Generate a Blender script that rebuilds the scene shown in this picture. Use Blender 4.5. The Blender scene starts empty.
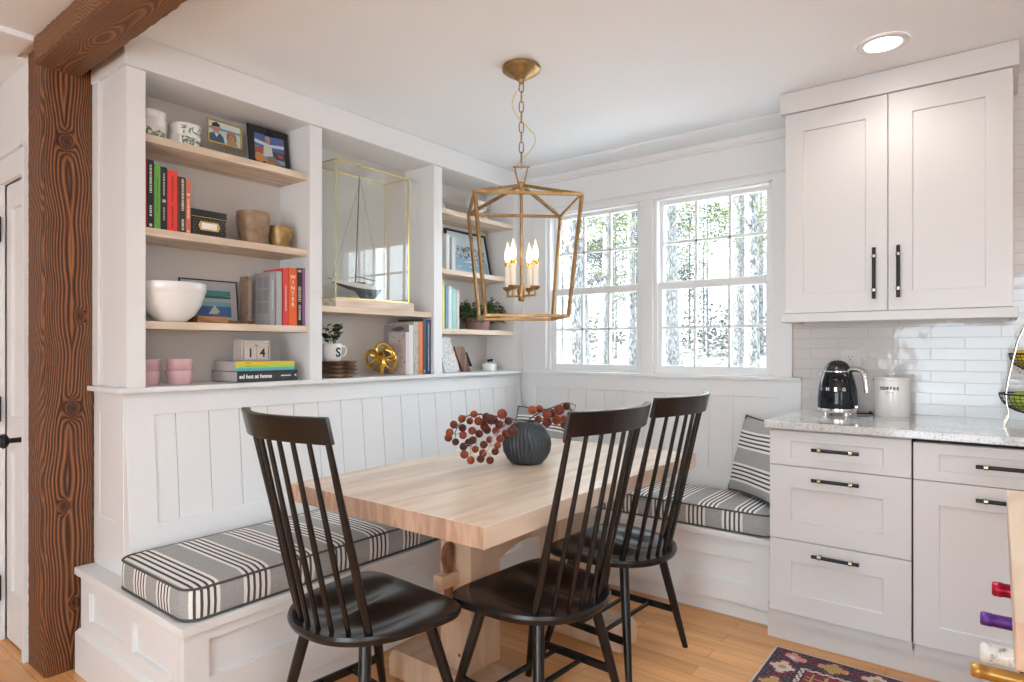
import bpy, bmesh, math, random
from mathutils import Matrix, Vector, noise
random.seed(7)
SC = bpy.context.scene
COL = SC.collection
R = math.radians

# ------------------------------------------------------------------ materials
def new_mat(name):
    m = bpy.data.materials.new(name); m.use_nodes = True
    nt = m.node_tree
    return m, nt, nt.nodes['Principled BSDF'] if 'Principled BSDF' in nt.nodes else None

def N(nt, kind, **kw):
    n = nt.nodes.new(kind)
    for k, v in kw.items():
        if k in n.inputs: n.inputs[k].default_value = v
        else: setattr(n, k, v)
    return n

def plain(name, col, rough=0.5, metal=0.0, spec=0.5, bump=0.0, bscale=200, var=0.0, vscale=6, coat=0.0):
    m, nt, b = new_mat(name)
    b.inputs['Base Color'].default_value = (*col, 1)
    b.inputs['Roughness'].default_value = rough
    b.inputs['Metallic'].default_value = metal
    b.inputs['Specular IOR Level'].default_value = spec
    if coat: b.inputs['Coat Weight'].default_value = coat; b.inputs['Coat Roughness'].default_value = .08
    if var > 0 or bump > 0:
        tc = N(nt, 'ShaderNodeTexCoord')
    if var > 0:
        no = N(nt, 'ShaderNodeTexNoise', Scale=vscale, Detail=4.0)
        nt.links.new(tc.outputs['Object'], no.inputs['Vector'])
        cr = N(nt, 'ShaderNodeValToRGB')
        cr.color_ramp.elements[0].position = .3; cr.color_ramp.elements[1].position = .7
        cr.color_ramp.elements[0].color = (*[max(0, c*(1-var)) for c in col], 1)
        cr.color_ramp.elements[1].color = (*[min(1, c*(1+var)) for c in col], 1)
        nt.links.new(no.outputs['Fac'], cr.inputs['Fac'])
        nt.links.new(cr.outputs['Color'], b.inputs['Base Color'])
    if bump > 0:
        n2 = N(nt, 'ShaderNodeTexNoise', Scale=bscale, Detail=3.0)
        nt.links.new(tc.outputs['Object'], n2.inputs['Vector'])
        bp = N(nt, 'ShaderNodeBump', Strength=bump, Distance=0.002)
        nt.links.new(n2.outputs['Fac'], bp.inputs['Height'])
        nt.links.new(bp.outputs['Normal'], b.inputs['Normal'])
    return m

def math_n(nt, op, a, b=None, c=None):
    n = nt.nodes.new('ShaderNodeMath'); n.operation = op
    for i, v in enumerate((a, b, c)):
        if v is None: continue
        if isinstance(v, (int, float)): n.inputs[i].default_value = v
        else: nt.links.new(v, n.inputs[i])
    return n.outputs[0]

def ramp(nt, fac, stops):
    cr = nt.nodes.new('ShaderNodeValToRGB')
    els = cr.color_ramp.elements
    while len(els) < len(stops): els.new(0.5)
    for e, (p, c) in zip(els, stops): e.position = p; e.color = (*c, 1)
    nt.links.new(fac, cr.inputs['Fac'])
    return cr.outputs['Color']

def mixc(nt, fac, a, b, mode='MIX'):
    n = nt.nodes.new('ShaderNodeMix'); n.data_type = 'RGBA'; n.blend_type = mode
    if isinstance(fac, (int, float)): n.inputs[0].default_value = fac
    else: nt.links.new(fac, n.inputs[0])
    for i, v in ((6, a), (7, b)):
        if isinstance(v, tuple): n.inputs[i].default_value = (*v, 1)
        else: nt.links.new(v, n.inputs[i])
    return n.outputs[2]

def grain_wood(name, stops, scale=(1, 1, 1), freq=14, nscale=3.0, rough=.5, fine=.25, bump=.3, coat=0.0, seams=None, seam_var=.2):
    """contour-line grain: rings of a stretched noise field; scale = stretch of object coordinates.
       seams = (axis index, width) gives glued-up strips of differing tone."""
    m, nt, b = new_mat(name)
    tc = N(nt, 'ShaderNodeTexCoord')
    mp = N(nt, 'ShaderNodeMapping'); mp.inputs['Scale'].default_value = scale
    nt.links.new(tc.outputs['Object'], mp.inputs['Vector'])
    vec = mp.outputs['Vector']
    stripid = None
    if seams:
        sx = N(nt, 'ShaderNodeSeparateXYZ'); nt.links.new(tc.outputs['Object'], sx.inputs[0])
        q = math_n(nt, 'FLOOR', math_n(nt, 'DIVIDE', sx.outputs[seams[0]], seams[1]))
        wn = N(nt, 'ShaderNodeTexWhiteNoise'); wn.noise_dimensions = '1D'
        nt.links.new(q, wn.inputs['W'])
        stripid = wn.outputs['Value']
        cb = N(nt, 'ShaderNodeCombineXYZ')
        off = math_n(nt, 'MULTIPLY', stripid, 17.0)
        for i in range(3): nt.links.new(off, cb.inputs[i])
        va = N(nt, 'ShaderNodeVectorMath'); va.operation = 'ADD'
        nt.links.new(vec, va.inputs[0]); nt.links.new(cb.outputs[0], va.inputs[1])
        vec = va.outputs[0]
    no = N(nt, 'ShaderNodeTexNoise', Scale=nscale, Detail=2.0, Roughness=.45)
    nt.links.new(vec, no.inputs['Vector'])
    s = math_n(nt, 'SINE', math_n(nt, 'MULTIPLY', no.outputs['Fac'], freq*6.283))
    f = math_n(nt, 'MULTIPLY_ADD', s, .5, .5)
    n2 = N(nt, 'ShaderNodeTexNoise', Scale=nscale*14, Detail=3.0)
    nt.links.new(vec, n2.inputs['Vector'])
    f2 = math_n(nt, 'ADD', math_n(nt, 'MULTIPLY', f, 1-fine), math_n(nt, 'MULTIPLY', n2.outputs['Fac'], fine))
    col = ramp(nt, f2, stops)
    if stripid is not None:
        k = math_n(nt, 'MULTIPLY_ADD', stripid, seam_var, 1-seam_var*.55)
        cbc = N(nt, 'ShaderNodeCombineXYZ')
        for i in range(3): nt.links.new(k, cbc.inputs[i])
        col = mixc(nt, 1.0, col, cbc.outputs[0], 'MULTIPLY')
    nt.links.new(col, b.inputs['Base Color'])
    b.inputs['Roughness'].default_value = rough
    if coat: b.inputs['Coat Weight'].default_value = coat; b.inputs['Coat Roughness'].default_value = .15
    if bump:
        bp = N(nt, 'ShaderNodeBump', Strength=bump, Distance=.002)
        nt.links.new(f2, bp.inputs['Height']); nt.links.new(bp.outputs['Normal'], b.inputs['Normal'])
    return m

def pith_wood(name, stops, along=2, freq=85, eye=.05, face=.077, rough=.55, bump=1.0, knots=()):
    """flat-sawn timber: rings about a wandering pith line just under one face, opening into eyes"""
    m, nt, b = new_mat(name)
    tc = N(nt, 'ShaderNodeTexCoord'); sx = N(nt, 'ShaderNodeSeparateXYZ'); nt.links.new(tc.outputs['Object'], sx.inputs[0])
    L = sx.outputs[along]; across = sx.outputs[1]; deep = sx.outputs[0] if along == 2 else sx.outputs[2]
    def n1(scale, seed, detail=1.0):
        cb = N(nt, 'ShaderNodeCombineXYZ'); nt.links.new(L, cb.inputs[0]); cb.inputs[1].default_value = seed
        no = N(nt, 'ShaderNodeTexNoise', Scale=scale, Detail=detail); nt.links.new(cb.outputs[0], no.inputs['Vector'])
        return math_n(nt, 'SUBTRACT', no.outputs['Fac'], .5)
    c = math_n(nt, 'MULTIPLY', n1(1.1, 3.3), .07)
    w = math_n(nt, 'MULTIPLY', n1(2.6, 9.1, 1.0), -eye*2)
    y = math_n(nt, 'SUBTRACT', across, c)
    x = math_n(nt, 'MULTIPLY', math_n(nt, 'SUBTRACT', deep, face), .55)
    d = math_n(nt, 'SQRT', math_n(nt, 'ADD', math_n(nt, 'MULTIPLY', y, y), math_n(nt, 'MULTIPLY', x, x)))
    mp = N(nt, 'ShaderNodeMapping'); mp.inputs['Scale'].default_value = (30, 30, 1.2) if along == 2 else (1.2, 30, 30)
    nt.links.new(tc.outputs['Object'], mp.inputs['Vector'])
    nf = N(nt, 'ShaderNodeTexNoise', Scale=1.0, Detail=3.0); nt.links.new(mp.outputs['Vector'], nf.inputs['Vector'])
    d = math_n(nt, 'ADD', math_n(nt, 'ADD', d, w), math_n(nt, 'MULTIPLY', nf.outputs['Fac'], .010))
    kn = None
    for (zk, yk, rz_, ry_) in knots:
        a_ = math_n(nt, 'POWER', math_n(nt, 'DIVIDE', math_n(nt, 'ABSOLUTE', math_n(nt, 'SUBTRACT', L, zk)), rz_), 2.0)
        b_ = math_n(nt, 'POWER', math_n(nt, 'DIVIDE', math_n(nt, 'ABSOLUTE', math_n(nt, 'SUBTRACT', across, yk)), ry_), 2.0)
        g_ = math_n(nt, 'EXPONENT', math_n(nt, 'MULTIPLY', math_n(nt, 'ADD', a_, b_), -1.0))
        kn = g_ if kn is None else math_n(nt, 'ADD', kn, g_)
    if kn is not None: d = math_n(nt, 'ADD', d, math_n(nt, 'MULTIPLY', kn, .055))
    ph = math_n(nt, 'ADD', math_n(nt, 'MULTIPLY', d, freq*.45), math_n(nt, 'MULTIPLY', math_n(nt, 'MULTIPLY', d, math_n(nt, 'ABSOLUTE', d)), freq*7.5))
    s_ = math_n(nt, 'MULTIPLY_ADD', math_n(nt, 'SINE', math_n(nt, 'MULTIPLY', ph, 6.283)), .5, .5)
    if kn is not None: s_ = math_n(nt, 'MULTIPLY', s_, math_n(nt, 'SUBTRACT', 1.0, math_n(nt, 'MULTIPLY', math_n(nt, 'MINIMUM', kn, 1.0), .75)))
    mp2 = N(nt, 'ShaderNodeMapping'); mp2.inputs['Scale'].default_value = (260, 260, 5) if along == 2 else (5, 260, 260)
    nt.links.new(tc.outputs['Object'], mp2.inputs['Vector'])
    ns = N(nt, 'ShaderNodeTexNoise', Scale=1.0, Detail=2.0); nt.links.new(mp2.outputs['Vector'], ns.inputs['Vector'])
    f = math_n(nt, 'ADD', math_n(nt, 'MULTIPLY', s_, .68), math_n(nt, 'MULTIPLY', ns.outputs['Fac'], .36))
    nt.links.new(ramp(nt, f, stops), b.inputs['Base Color'])
    b.inputs['Roughness'].default_value = rough
    bp = N(nt, 'ShaderNodeBump', Strength=bump, Distance=.003); nt.links.new(f, bp.inputs['Height']); nt.links.new(bp.outputs['Normal'], b.inputs['Normal'])
    return m

def floor_mat():
    m, nt, b = new_mat('oak_floor')
    tc = N(nt, 'ShaderNodeTexCoord')
    br = N(nt, 'ShaderNodeTexBrick'); br.offset = .37; br.squash = 1.0
    br.inputs['Scale'].default_value = 1.0
    br.inputs['Brick Width'].default_value = .9; br.inputs['Row Height'].default_value = .083
    br.inputs['Mortar Size'].default_value = .0011; br.inputs['Mortar Smooth'].default_value = .2
    br.inputs['Color1'].default_value = (0, 0, 0, 1); br.inputs['Color2'].default_value = (1, 1, 1, 1); br.inputs['Mortar'].default_value = (.5, .5, .5, 1)
    nt.links.new(tc.outputs['Object'], br.inputs['Vector'])
    # per-plank random offset drives the grain field
    va = N(nt, 'ShaderNodeVectorMath'); va.operation = 'MULTIPLY_ADD'
    mp = N(nt, 'ShaderNodeMapping'); mp.inputs['Scale'].default_value = (.9, 11, 1)
    nt.links.new(tc.outputs['Object'], mp.inputs['Vector'])
    nt.links.new(br.outputs['Color'], va.inputs[0]); va.inputs[1].default_value = (13, 7, 5)
    nt.links.new(mp.outputs['Vector'], va.inputs[2])
    no = N(nt, 'ShaderNodeTexNoise', Scale=2.2, Detail=5.0, Roughness=.62)
    nt.links.new(va.outputs[0], no.inputs['Vector'])
    col = ramp(nt, no.outputs['Fac'], [(.25, (.56, .255, .095)), (.48, (.73, .375, .145)), (.75, (.83, .49, .23))])
    pl = ramp(nt, br.outputs['Color'], [(0, (.78, .72, .68)), (.5, (1, 1, 1)), (1, (1.0, .93, .86))])
    col = mixc(nt, 1.0, col, pl, 'MULTIPLY')
    col = mixc(nt, math_n(nt, 'MULTIPLY', br.outputs['Fac'], .75), col, (.14, .06, .025))
    nt.links.new(col, b.inputs['Base Color'])
    b.inputs['Roughness'].default_value = .33
    bp = N(nt, 'ShaderNodeBump', Strength=.25, Distance=.001)
    nt.links.new(math_n(nt, 'SUBTRACT', 1.0, br.outputs['Fac']), bp.inputs['Height'])
    nt.links.new(bp.outputs['Normal'], b.inputs['Normal'])
    return m

def tile_mat():
    m, nt, b = new_mat('subway_tile')
    tc = N(nt, 'ShaderNodeTexCoord')
    sx = N(nt, 'ShaderNodeSeparateXYZ'); nt.links.new(tc.outputs['Object'], sx.inputs[0])
    cb = N(nt, 'ShaderNodeCombineXYZ')
    nt.links.new(math_n(nt, 'ADD', sx.outputs[0], .718+.243*4), cb.inputs[0])
    nt.links.new(math_n(nt, 'SUBTRACT', sx.outputs[2], .915-.0488*2), cb.inputs[1])
    br = N(nt, 'ShaderNodeTexBrick'); br.offset = .5
    br.inputs['Scale'].default_value = 1.0
    br.inputs['Brick Width'].default_value = .243; br.inputs['Row Height'].default_value = .0488
    br.inputs['Mortar Size'].default_value = .0014; br.inputs['Mortar Smooth'].default_value = .35
    br.inputs['Color1'].default_value = (.695, .675, .665, 1); br.inputs['Color2'].default_value = (.72, .70, .69, 1)
    br.inputs['Mortar'].default_value = (.56, .55, .545, 1)
    nt.links.new(cb.outputs[0], br.inputs['Vector'])
    nt.links.new(br.outputs['Color'], b.inputs['Base Color'])
    b.inputs['Roughness'].default_value = .07
    b.inputs['Coat Weight'].default_value = .3
    no = N(nt, 'ShaderNodeTexNoise', Scale=13.0, Detail=2.0)
    nt.links.new(tc.outputs['Object'], no.inputs['Vector'])
    h = math_n(nt, 'ADD', math_n(nt, 'MULTIPLY', no.outputs['Fac'], 1.6), math_n(nt, 'MULTIPLY', math_n(nt, 'SUBTRACT', 1.0, br.outputs['Fac']), .5))
    bp = N(nt, 'ShaderNodeBump', Strength=.55, Distance=.004)
    nt.links.new(h, bp.inputs['Height']); nt.links.new(bp.outputs['Normal'], b.inputs['Normal'])
    return m

def speckle(name, base, c2, c3, scale=60, rough=.15, coat=.3):
    m, nt, b = new_mat(name)
    tc = N(nt, 'ShaderNodeTexCoord')
    no = N(nt, 'ShaderNodeTexNoise', Scale=scale, Detail=6.0, Roughness=.7)
    nt.links.new(tc.outputs['Object'], no.inputs['Vector'])
    col = ramp(nt, no.outputs['Fac'], [(.33, c3), (.41, c2), (.50, base), (.75, tuple(min(1, c*1.08) for c in base))])
    n2 = N(nt, 'ShaderNodeTexNoise', Scale=scale*.12, Detail=3.0)
    nt.links.new(tc.outputs['Object'], n2.inputs['Vector'])
    col = mixc(nt, ramp(nt, n2.outputs['Fac'], [(.4, (0, 0, 0)), (.65, (.7, .7, .7))]), col, base)
    nt.links.new(col, b.inputs['Base Color'])
    b.inputs['Roughness'].default_value = rough
    b.inputs['Coat Weight'].default_value = coat; b.inputs['Coat Roughness'].default_value = .04
    return m

def stripe_mat(name, offset=.0, period=.1695, axis=0, tone=(.37, .365, .36)):
    """heather grey ticking: every period a band of five off-white stripes parted by dark ones; u is metres in the UV map"""
    m, nt, b = new_mat(name)
    uv = N(nt, 'ShaderNodeUVMap')
    sx = N(nt, 'ShaderNodeSeparateXYZ'); nt.links.new(uv.outputs[0], sx.inputs[0])
    u = math_n(nt, 'FLOORED_MODULO', math_n(nt, 'SUBTRACT', sx.outputs[axis], offset), period)
    ing = math_n(nt, 'LESS_THAN', u, .093)
    s = math_n(nt, 'FLOORED_MODULO', u, .0203)
    wh = math_n(nt, 'LESS_THAN', s, .0117)
    tc = N(nt, 'ShaderNodeTexCoord')
    no = N(nt, 'ShaderNodeTexNoise', Scale=420.0, Detail=2.0)
    nt.links.new(tc.outputs['Object'], no.inputs['Vector'])
    heather = ramp(nt, no.outputs['Fac'], [(.3, tuple(c*.72 for c in tone)), (.7, tuple(c*1.3 for c in tone))])
    band = mixc(nt, wh, (.085, .08, .078), (.80, .785, .76))
    col = mixc(nt, ing, heather, band)
    nt.links.new(col, b.inputs['Base Color'])
    b.inputs['Roughness'].default_value = .9
    b.inputs['Specular IOR Level'].default_value = .15
    bp = N(nt, 'ShaderNodeBump', Strength=.25, Distance=.001)
    nt.links.new(no.outputs['Fac'], bp.inputs['Height']); nt.links.new(bp.outputs['Normal'], b.inputs['Normal'])
    return m

def glass_mat(name, tint=(1, 1, 1), ior=1.45):
    m, nt, b = new_mat(name)
    nt.nodes.remove(b)
    out = [n for n in nt.nodes if n.type == 'OUTPUT_MATERIAL'][0]
    tr = N(nt, 'ShaderNodeBsdfTransparent'); tr.inputs[0].default_value = (*tint, 1)
    gl = N(nt, 'ShaderNodeBsdfGlossy'); gl.inputs['Roughness'].default_value = .01
    lw = N(nt, 'ShaderNodeLayerWeight')
    f0 = ((ior-1)/(ior+1))**2*1.3
    fr = math_n(nt, 'MULTIPLY_ADD', math_n(nt, 'POWER', lw.outputs['Facing'], 5.0), 1-f0, f0)
    mx = N(nt, 'ShaderNodeMixShader')
    nt.links.new(fr, mx.inputs[0]); nt.links.new(tr.outputs[0], mx.inputs[1]); nt.links.new(gl.outputs[0], mx.inputs[2])
    nt.links.new(mx.outputs[0], out.inputs[0])
    return m

def emit(name, col, s):
    m, nt, b = new_mat(name)
    b.inputs['Base Color'].default_value = (*col, 1)
    b.inputs['Emission Color'].default_value = (*col, 1); b.inputs['Emission Strength'].default_value = s
    return m

M = {}
M['white'] = plain('white_paint', (.775, .78, .785), .42)
M['wall'] = plain('wall_paint', (.765, .77, .775), .6, bump=.05, bscale=300)
M['ceil'] = plain('ceiling_paint', (.86, .90, .935), .8, bump=.05, bscale=300)
M['cab'] = plain('cabinet_paint', (.665, .658, .66), .38)
M['inside'] = plain('bookcase_inside_shade', (.66, .635, .605), .5)  # bookcase white darkened to carry the shade behind the shelves
M['gap'] = plain('gap_shade', (.02, .02, .025), .8)
M['shelf'] = grain_wood('pale_oak_shelf', [(.2, (.64, .505, .385)), (.6, (.73, .59, .46)), (.9, (.80, .66, .53))], scale=(4, .5, 4), freq=5, nscale=2.5, rough=.55, bump=.08)
M['beam'] = pith_wood('reclaimed_timber', [(.14, (.020, .006, .003)), (.36, (.095, .028, .010)), (.66, (.19, .062, .018)), (.97, (.36, .14, .042))], face=.098, freq=92, eye=.060, knots=((1.98, -.012, .040, .022), (1.33, .030, .022, .014), (.98, .006, .040, .024), (.62, -.020, .025, .014), (.25, .010, .02, .012)))
M['beamx'] = pith_wood('reclaimed_timber_lengthwise', [(.10, (.10, .036, .014)), (.40, (.175, .068, .024)), (.7, (.24, .098, .034)), (.95, (.33, .15, .055))], along=0, freq=150, eye=.05, face=-.05)
M['maple'] = grain_wood('maple_tabletop', [(.1, (.64, .49, .37)), (.5, (.71, .565, .44)), (.9, (.76, .62, .495))], scale=(5, .7, 5), freq=4, nscale=1.6, rough=.26, fine=.5, bump=.03, coat=.15, seams=(0, .107), seam_var=.09)
M['endgrain'] = grain_wood('maple_end_grain', [(.1, (.40, .25, .17)), (.5, (.50, .33, .235)), (.9, (.57, .39, .29))], scale=(6, 6, 1.5), freq=4, nscale=3, rough=.4, fine=.5, bump=.05, seams=(0, .107), seam_var=.2)
M['maple_end'] = grain_wood('maple_trestle', [(.1, (.55, .36, .235)), (.5, (.65, .45, .31)), (.9, (.71, .52, .38))], scale=(4, 4, .6), freq=3.5, nscale=1.8, rough=.4, fine=.5, bump=.05)
M['block'] = grain_wood('island_butcher_block', [(.1, (.62, .45, .31)), (.5, (.70, .54, .40)), (.9, (.76, .62, .48))], scale=(5, .8, 5), freq=4, nscale=1.6, rough=.4, fine=.5, bump=.03, seams=(0, .045), seam_var=.15)
M['wedge'] = grain_wood('walnut', [(.1, (.10, .032, .014)), (.6, (.20, .075, .033)), (.95, (.28, .12, .06))], scale=(4, 4, .5), freq=6, nscale=3, rough=.45, bump=.1)
M['brownwood'] = grain_wood('brown_wood', [(.1, (.22, .085, .03)), (.6, (.34, .145, .055)), (.95, (.42, .2, .085))], scale=(4, .6, 4), freq=6, nscale=3, rough=.45, bump=.1)
M['acacia'] = grain_wood('acacia', [(.1, (.12, .065, .045)), (.6, (.25, .145, .10)), (.95, (.36, .23, .155))], scale=(1, 1, 4), freq=6, nscale=5, rough=.5, bump=.1)
M['black'] = plain('ebonised_wood', (.010, .008, .008), .26, spec=.46, bump=.06, bscale=90, coat=.0)
M['floor'] = floor_mat()
M['tile'] = tile_mat()
M['quartz'] = speckle('speckled_quartz', (.60, .595, .59), (.42, .415, .41), (.24, .24, .245), 120, .09)
M['marble'] = speckle('speckled_stone', (.74, .72, .70), (.36, .35, .34), (.2, .2, .2), 90, .4, 0)
M['terrazzo'] = speckle('terrazzo_print', (.52, .45, .45), (.40, .32, .32), (.12, .08, .10), 55, .5, 0)
M['stripe'] = stripe_mat('ticking_stripe', .89-.1695*4)
M['stripe_w'] = stripe_mat('ticking_stripe_window', -1.103+.1695*8)
M['stripe_p'] = stripe_mat('ticking_pillow', .045, axis=1)
M['piping'] = plain('dark_piping', (.085, .08, .078), .9)
M['brass'] = plain('aged_brass', (.40, .255, .115), .40, 1.0, var=.25, vscale=40)
M['gold'] = plain('polished_gold', (.86, .56, .12), .16, 1.0)
M['goldline'] = plain('thin_gold', (.80, .62, .20), .25, 1.0)
M['chrome'] = plain('chrome', (.85, .85, .86), .06, 1.0)
M['nickel'] = plain('pale_brass', (.60, .545, .42), .25, 1.0)
M['blackmetal'] = plain('black_metal', (.015, .015, .018), .35, .4)
M['iron'] = plain('black_iron', (.012, .012, .013), .5, .3)
M['glass'] = glass_mat('window_glass')
M['caseglass'] = glass_mat('case_glass', (.995, 1.0, .995), 1.48)
M['ceramic'] = plain('white_ceramic', (.84, .83, .81), .14, coat=.4)
M['mug'] = plain('white_mug', (.82, .82, .80), .2)
M['pink'] = plain('pink_glaze', (.60, .37, .38), .35)
M['candle'] = plain('candle_sleeve', (.82, .74, .62), .5)
M['bulb'] = emit('bulb_glow', (1.0, .74, .38), 2.4)
M['lens'] = emit('lamp_lens', (1.0, .96, .9), 14)
M['pages'] = plain('book_pages', (.70, .66, .60), .8, bump=.2, bscale=500)
M['pagesgrey'] = plain('greyish_pages', (.52, .48, .47), .8, bump=.2, bscale=500)
M['paper'] = plain('white_paper', (.82, .81, .79), .7)
M['ink'] = plain('black_ink', (.02, .02, .02), .6)
M['whiteink'] = plain('white_ink', (.85, .84, .82), .6)
M['vase'] = plain('slate_glaze', (.030, .038, .047), .38, var=.3, vscale=20)
M['bronze'] = plain('hammered_bronze', (.33, .225, .14), .55, .3, bump=.5, bscale=60, var=.35, vscale=22)
M['bronze2'] = plain('hammered_gold', (.42, .275, .115), .42, .55, bump=.6, bscale=70, var=.35, vscale=30)
M['leaf'] = plain('dark_leaf', (.025, .062, .022), .4, var=.4, vscale=30)
M['leaf2'] = plain('ivy_leaf', (.07, .13, .045), .45, var=.5, vscale=40)
M['soil'] = plain('soil', (.03, .02, .015), .9)
M['potpink'] = plain('dusty_pot', (.33, .17, .15), .5)
M['berry'] = plain('felt_berry', (.20, .036, .016), .85, bump=.9, bscale=160, var=.45, vscale=40)
M['berry2'] = plain('felt_berry_dark', (.095, .022, .016), .85, bump=.9, bscale=160, var=.45, vscale=40)
M['berry3'] = plain('felt_berry_rust', (.30, .062, .020), .85, bump=.9, bscale=160, var=.4, vscale=40)
M['twigpale'] = plain('pale_twig', (.42, .34, .30), .8)
M['twig'] = plain('twig', (.10, .065, .045), .8)
M['steel'] = plain('dark_steel', (.06, .06, .065), .4, .7)
M['redfoil'] = plain('red_foil', (.50, .012, .05), .25, .5)
M['purplefoil'] = plain('purple_foil', (.115, .03, .26), .35, .3)
M['whitefoil'] = speckle('white_foil', (.72, .70, .66), (.3, .3, .28), (.05, .05, .05), 70, .25, .3)
M['goldfoil'] = plain('gold_foil', (.55, .30, .07), .28, .6)
M['pinkfoil'] = plain('pink_foil', (.62, .06, .12), .35, .3)
M['bottle'] = plain('dark_bottle_glass', (.012, .018, .012), .08)
M['lemon'] = plain('lemon_skin', (.72, .48, .02), .45, bump=.3, bscale=120)
M['lime'] = plain('lime_skin', (.34, .46, .05), .45, bump=.3, bscale=120)
M['hullw'] = plain('hull_white', (.70, .69, .66), .4)
M['hullk'] = plain('hull_black', (.03, .035, .04), .4)
M['outlet'] = plain('outlet_plastic', (.74, .73, .72), .35)
_cc = {}
def colm(c, rough=.5, metal=0.0):
    k = (c, rough, metal)
    if k not in _cc: _cc[k] = plain('tone_%02x%02x%02x' % tuple(int(255*min(1, x)) for x in c), c, rough, metal)
    return _cc[k]

# ------------------------------------------------------------------ mesh helpers
def BM(): return bmesh.new()
def box(bm, x0, y0, z0, x1, y1, z1, mi=0, T=None):
    vs = [bm.verts.new(Vector(p)) for p in ((x0,y0,z0),(x1,y0,z0),(x1,y1,z0),(x0,y1,z0),(x0,y0,z1),(x1,y0,z1),(x1,y1,z1),(x0,y1,z1))]
    if T is not None:
        for v in vs: v.co = T @ v.co
    fs = [bm.faces.new([vs[i] for i in q]) for q in ((0,3,2,1),(4,5,6,7),(0,1,5,4),(1,2,6,5),(2,3,7,6),(3,0,4,7))]
    for f in fs: f.material_index = mi
    return vs
def _frame(d):
    d = d.normalized(); a = Vector((0,0,1)) if abs(d.z) < .9 else Vector((1,0,0))
    u = d.cross(a).normalized(); return u, d.cross(u).normalized()
def tube(bm, pts, r, seg=8, closed=False, mi=0, caps=True, squash=None):
    pts = [Vector(p) for p in pts]; n = len(pts)
    rs = r if isinstance(r, (list, tuple)) else [r]*n
    rings = []; u = None
    for i, p in enumerate(pts):
        if closed: d = pts[(i+1) % n]-pts[i-1]
        else: d = pts[min(i+1, n-1)]-pts[max(i-1, 0)]
        if d.length < 1e-9: d = Vector((0,0,1))
        d.normalize()
        if u is None: u, w = _frame(d)
        else:
            u = u - d*u.dot(d)
            if u.length < 1e-6: u, _ = _frame(d)
            u.normalize()
        w = d.cross(u).normalized()
        ring = []
        for k in range(seg):
            a = 2*math.pi*(k+.5)/seg
            su, sw = (1, 1) if squash is None else squash
            ring.append(bm.verts.new(p+(u*math.cos(a)*su+w*math.sin(a)*sw)*rs[i]))
        rings.append(ring)
    m = n if closed else n-1
    for i in range(m):
        A, B = rings[i], rings[(i+1) % n]
        for k in range(seg):
            f = bm.faces.new((A[k], A[(k+1) % seg], B[(k+1) % seg], B[k])); f.material_index = mi; f.smooth = seg > 5
    if caps and not closed:
        f = bm.faces.new(list(reversed(rings[0]))); f.material_index = mi
        f = bm.faces.new(rings[-1]); f.material_index = mi
def cyl(bm, p0, p1, r0, r1=None, seg=16, mi=0): tube(bm, [p0, p1], [r0, r0 if r1 is None else r1], seg, mi=mi)
def lathe(bm, prof, c=(0,0,0), seg=32, mi=0, rfun=None, T=None, a0=0):
    c = Vector(c); rings = []
    for (r, z) in prof:
        if r < 1e-6:
            v = bm.verts.new(c+Vector((0,0,z)));
            rings.append([v])
        else:
            rings.append([bm.verts.new(c+Vector((r*(rfun(a, z) if rfun else 1)*math.cos(a), r*(rfun(a, z) if rfun else 1)*math.sin(a), z))) for a in [a0+2*math.pi*k/seg for k in range(seg)]])
    if T is not None:
        for rg in rings:
            for v in rg: v.co = T @ v.co
    for A, B in zip(rings, rings[1:]):
        for k in range(seg):
            k2 = (k+1) % seg
            if len(A) == 1 and len(B) == 1: continue
            if len(A) == 1: f = bm.faces.new((A[0], B[k2], B[k]))
            elif len(B) == 1: f = bm.faces.new((A[k], A[k2], B[0]))
            else: f = bm.faces.new((A[k], A[k2], B[k2], B[k]))
            f.material_index = mi; f.smooth = True
    return rings
def prism(bm, poly, T, h, mi=0):
    """poly in local xy, extruded along local z by h, placed with T"""
    a = [bm.verts.new(T @ Vector((x, y, 0))) for x, y in poly]
    b = [bm.verts.new(T @ Vector((x, y, h))) for x, y in poly]
    n = len(poly)
    bm.faces.new(list(reversed(a))).material_index = mi
    bm.faces.new(b).material_index = mi
    for i in range(n):
        bm.faces.new((a[i], a[(i+1) % n], b[(i+1) % n], b[i])).material_index = mi
def mat3(o, u, v, n):
    o, u, v, n = map(Vector, (o, u, v, n))
    return Matrix(((u.x, v.x, n.x, o.x), (u.y, v.y, n.y, o.y), (u.z, v.z, n.z, o.z), (0, 0, 0, 1)))
FX = lambda x, y=0, z=0: mat3((x, y, z), (0,1,0), (0,0,1), (1,0,0))      # a face looking +X: u=+Y, v=+Z
FY = lambda y, x=0, z=0: mat3((x, y, z), (1,0,0), (0,0,1), (0,-1,0))     # a face looking -Y: u=+X, v=+Z
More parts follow.
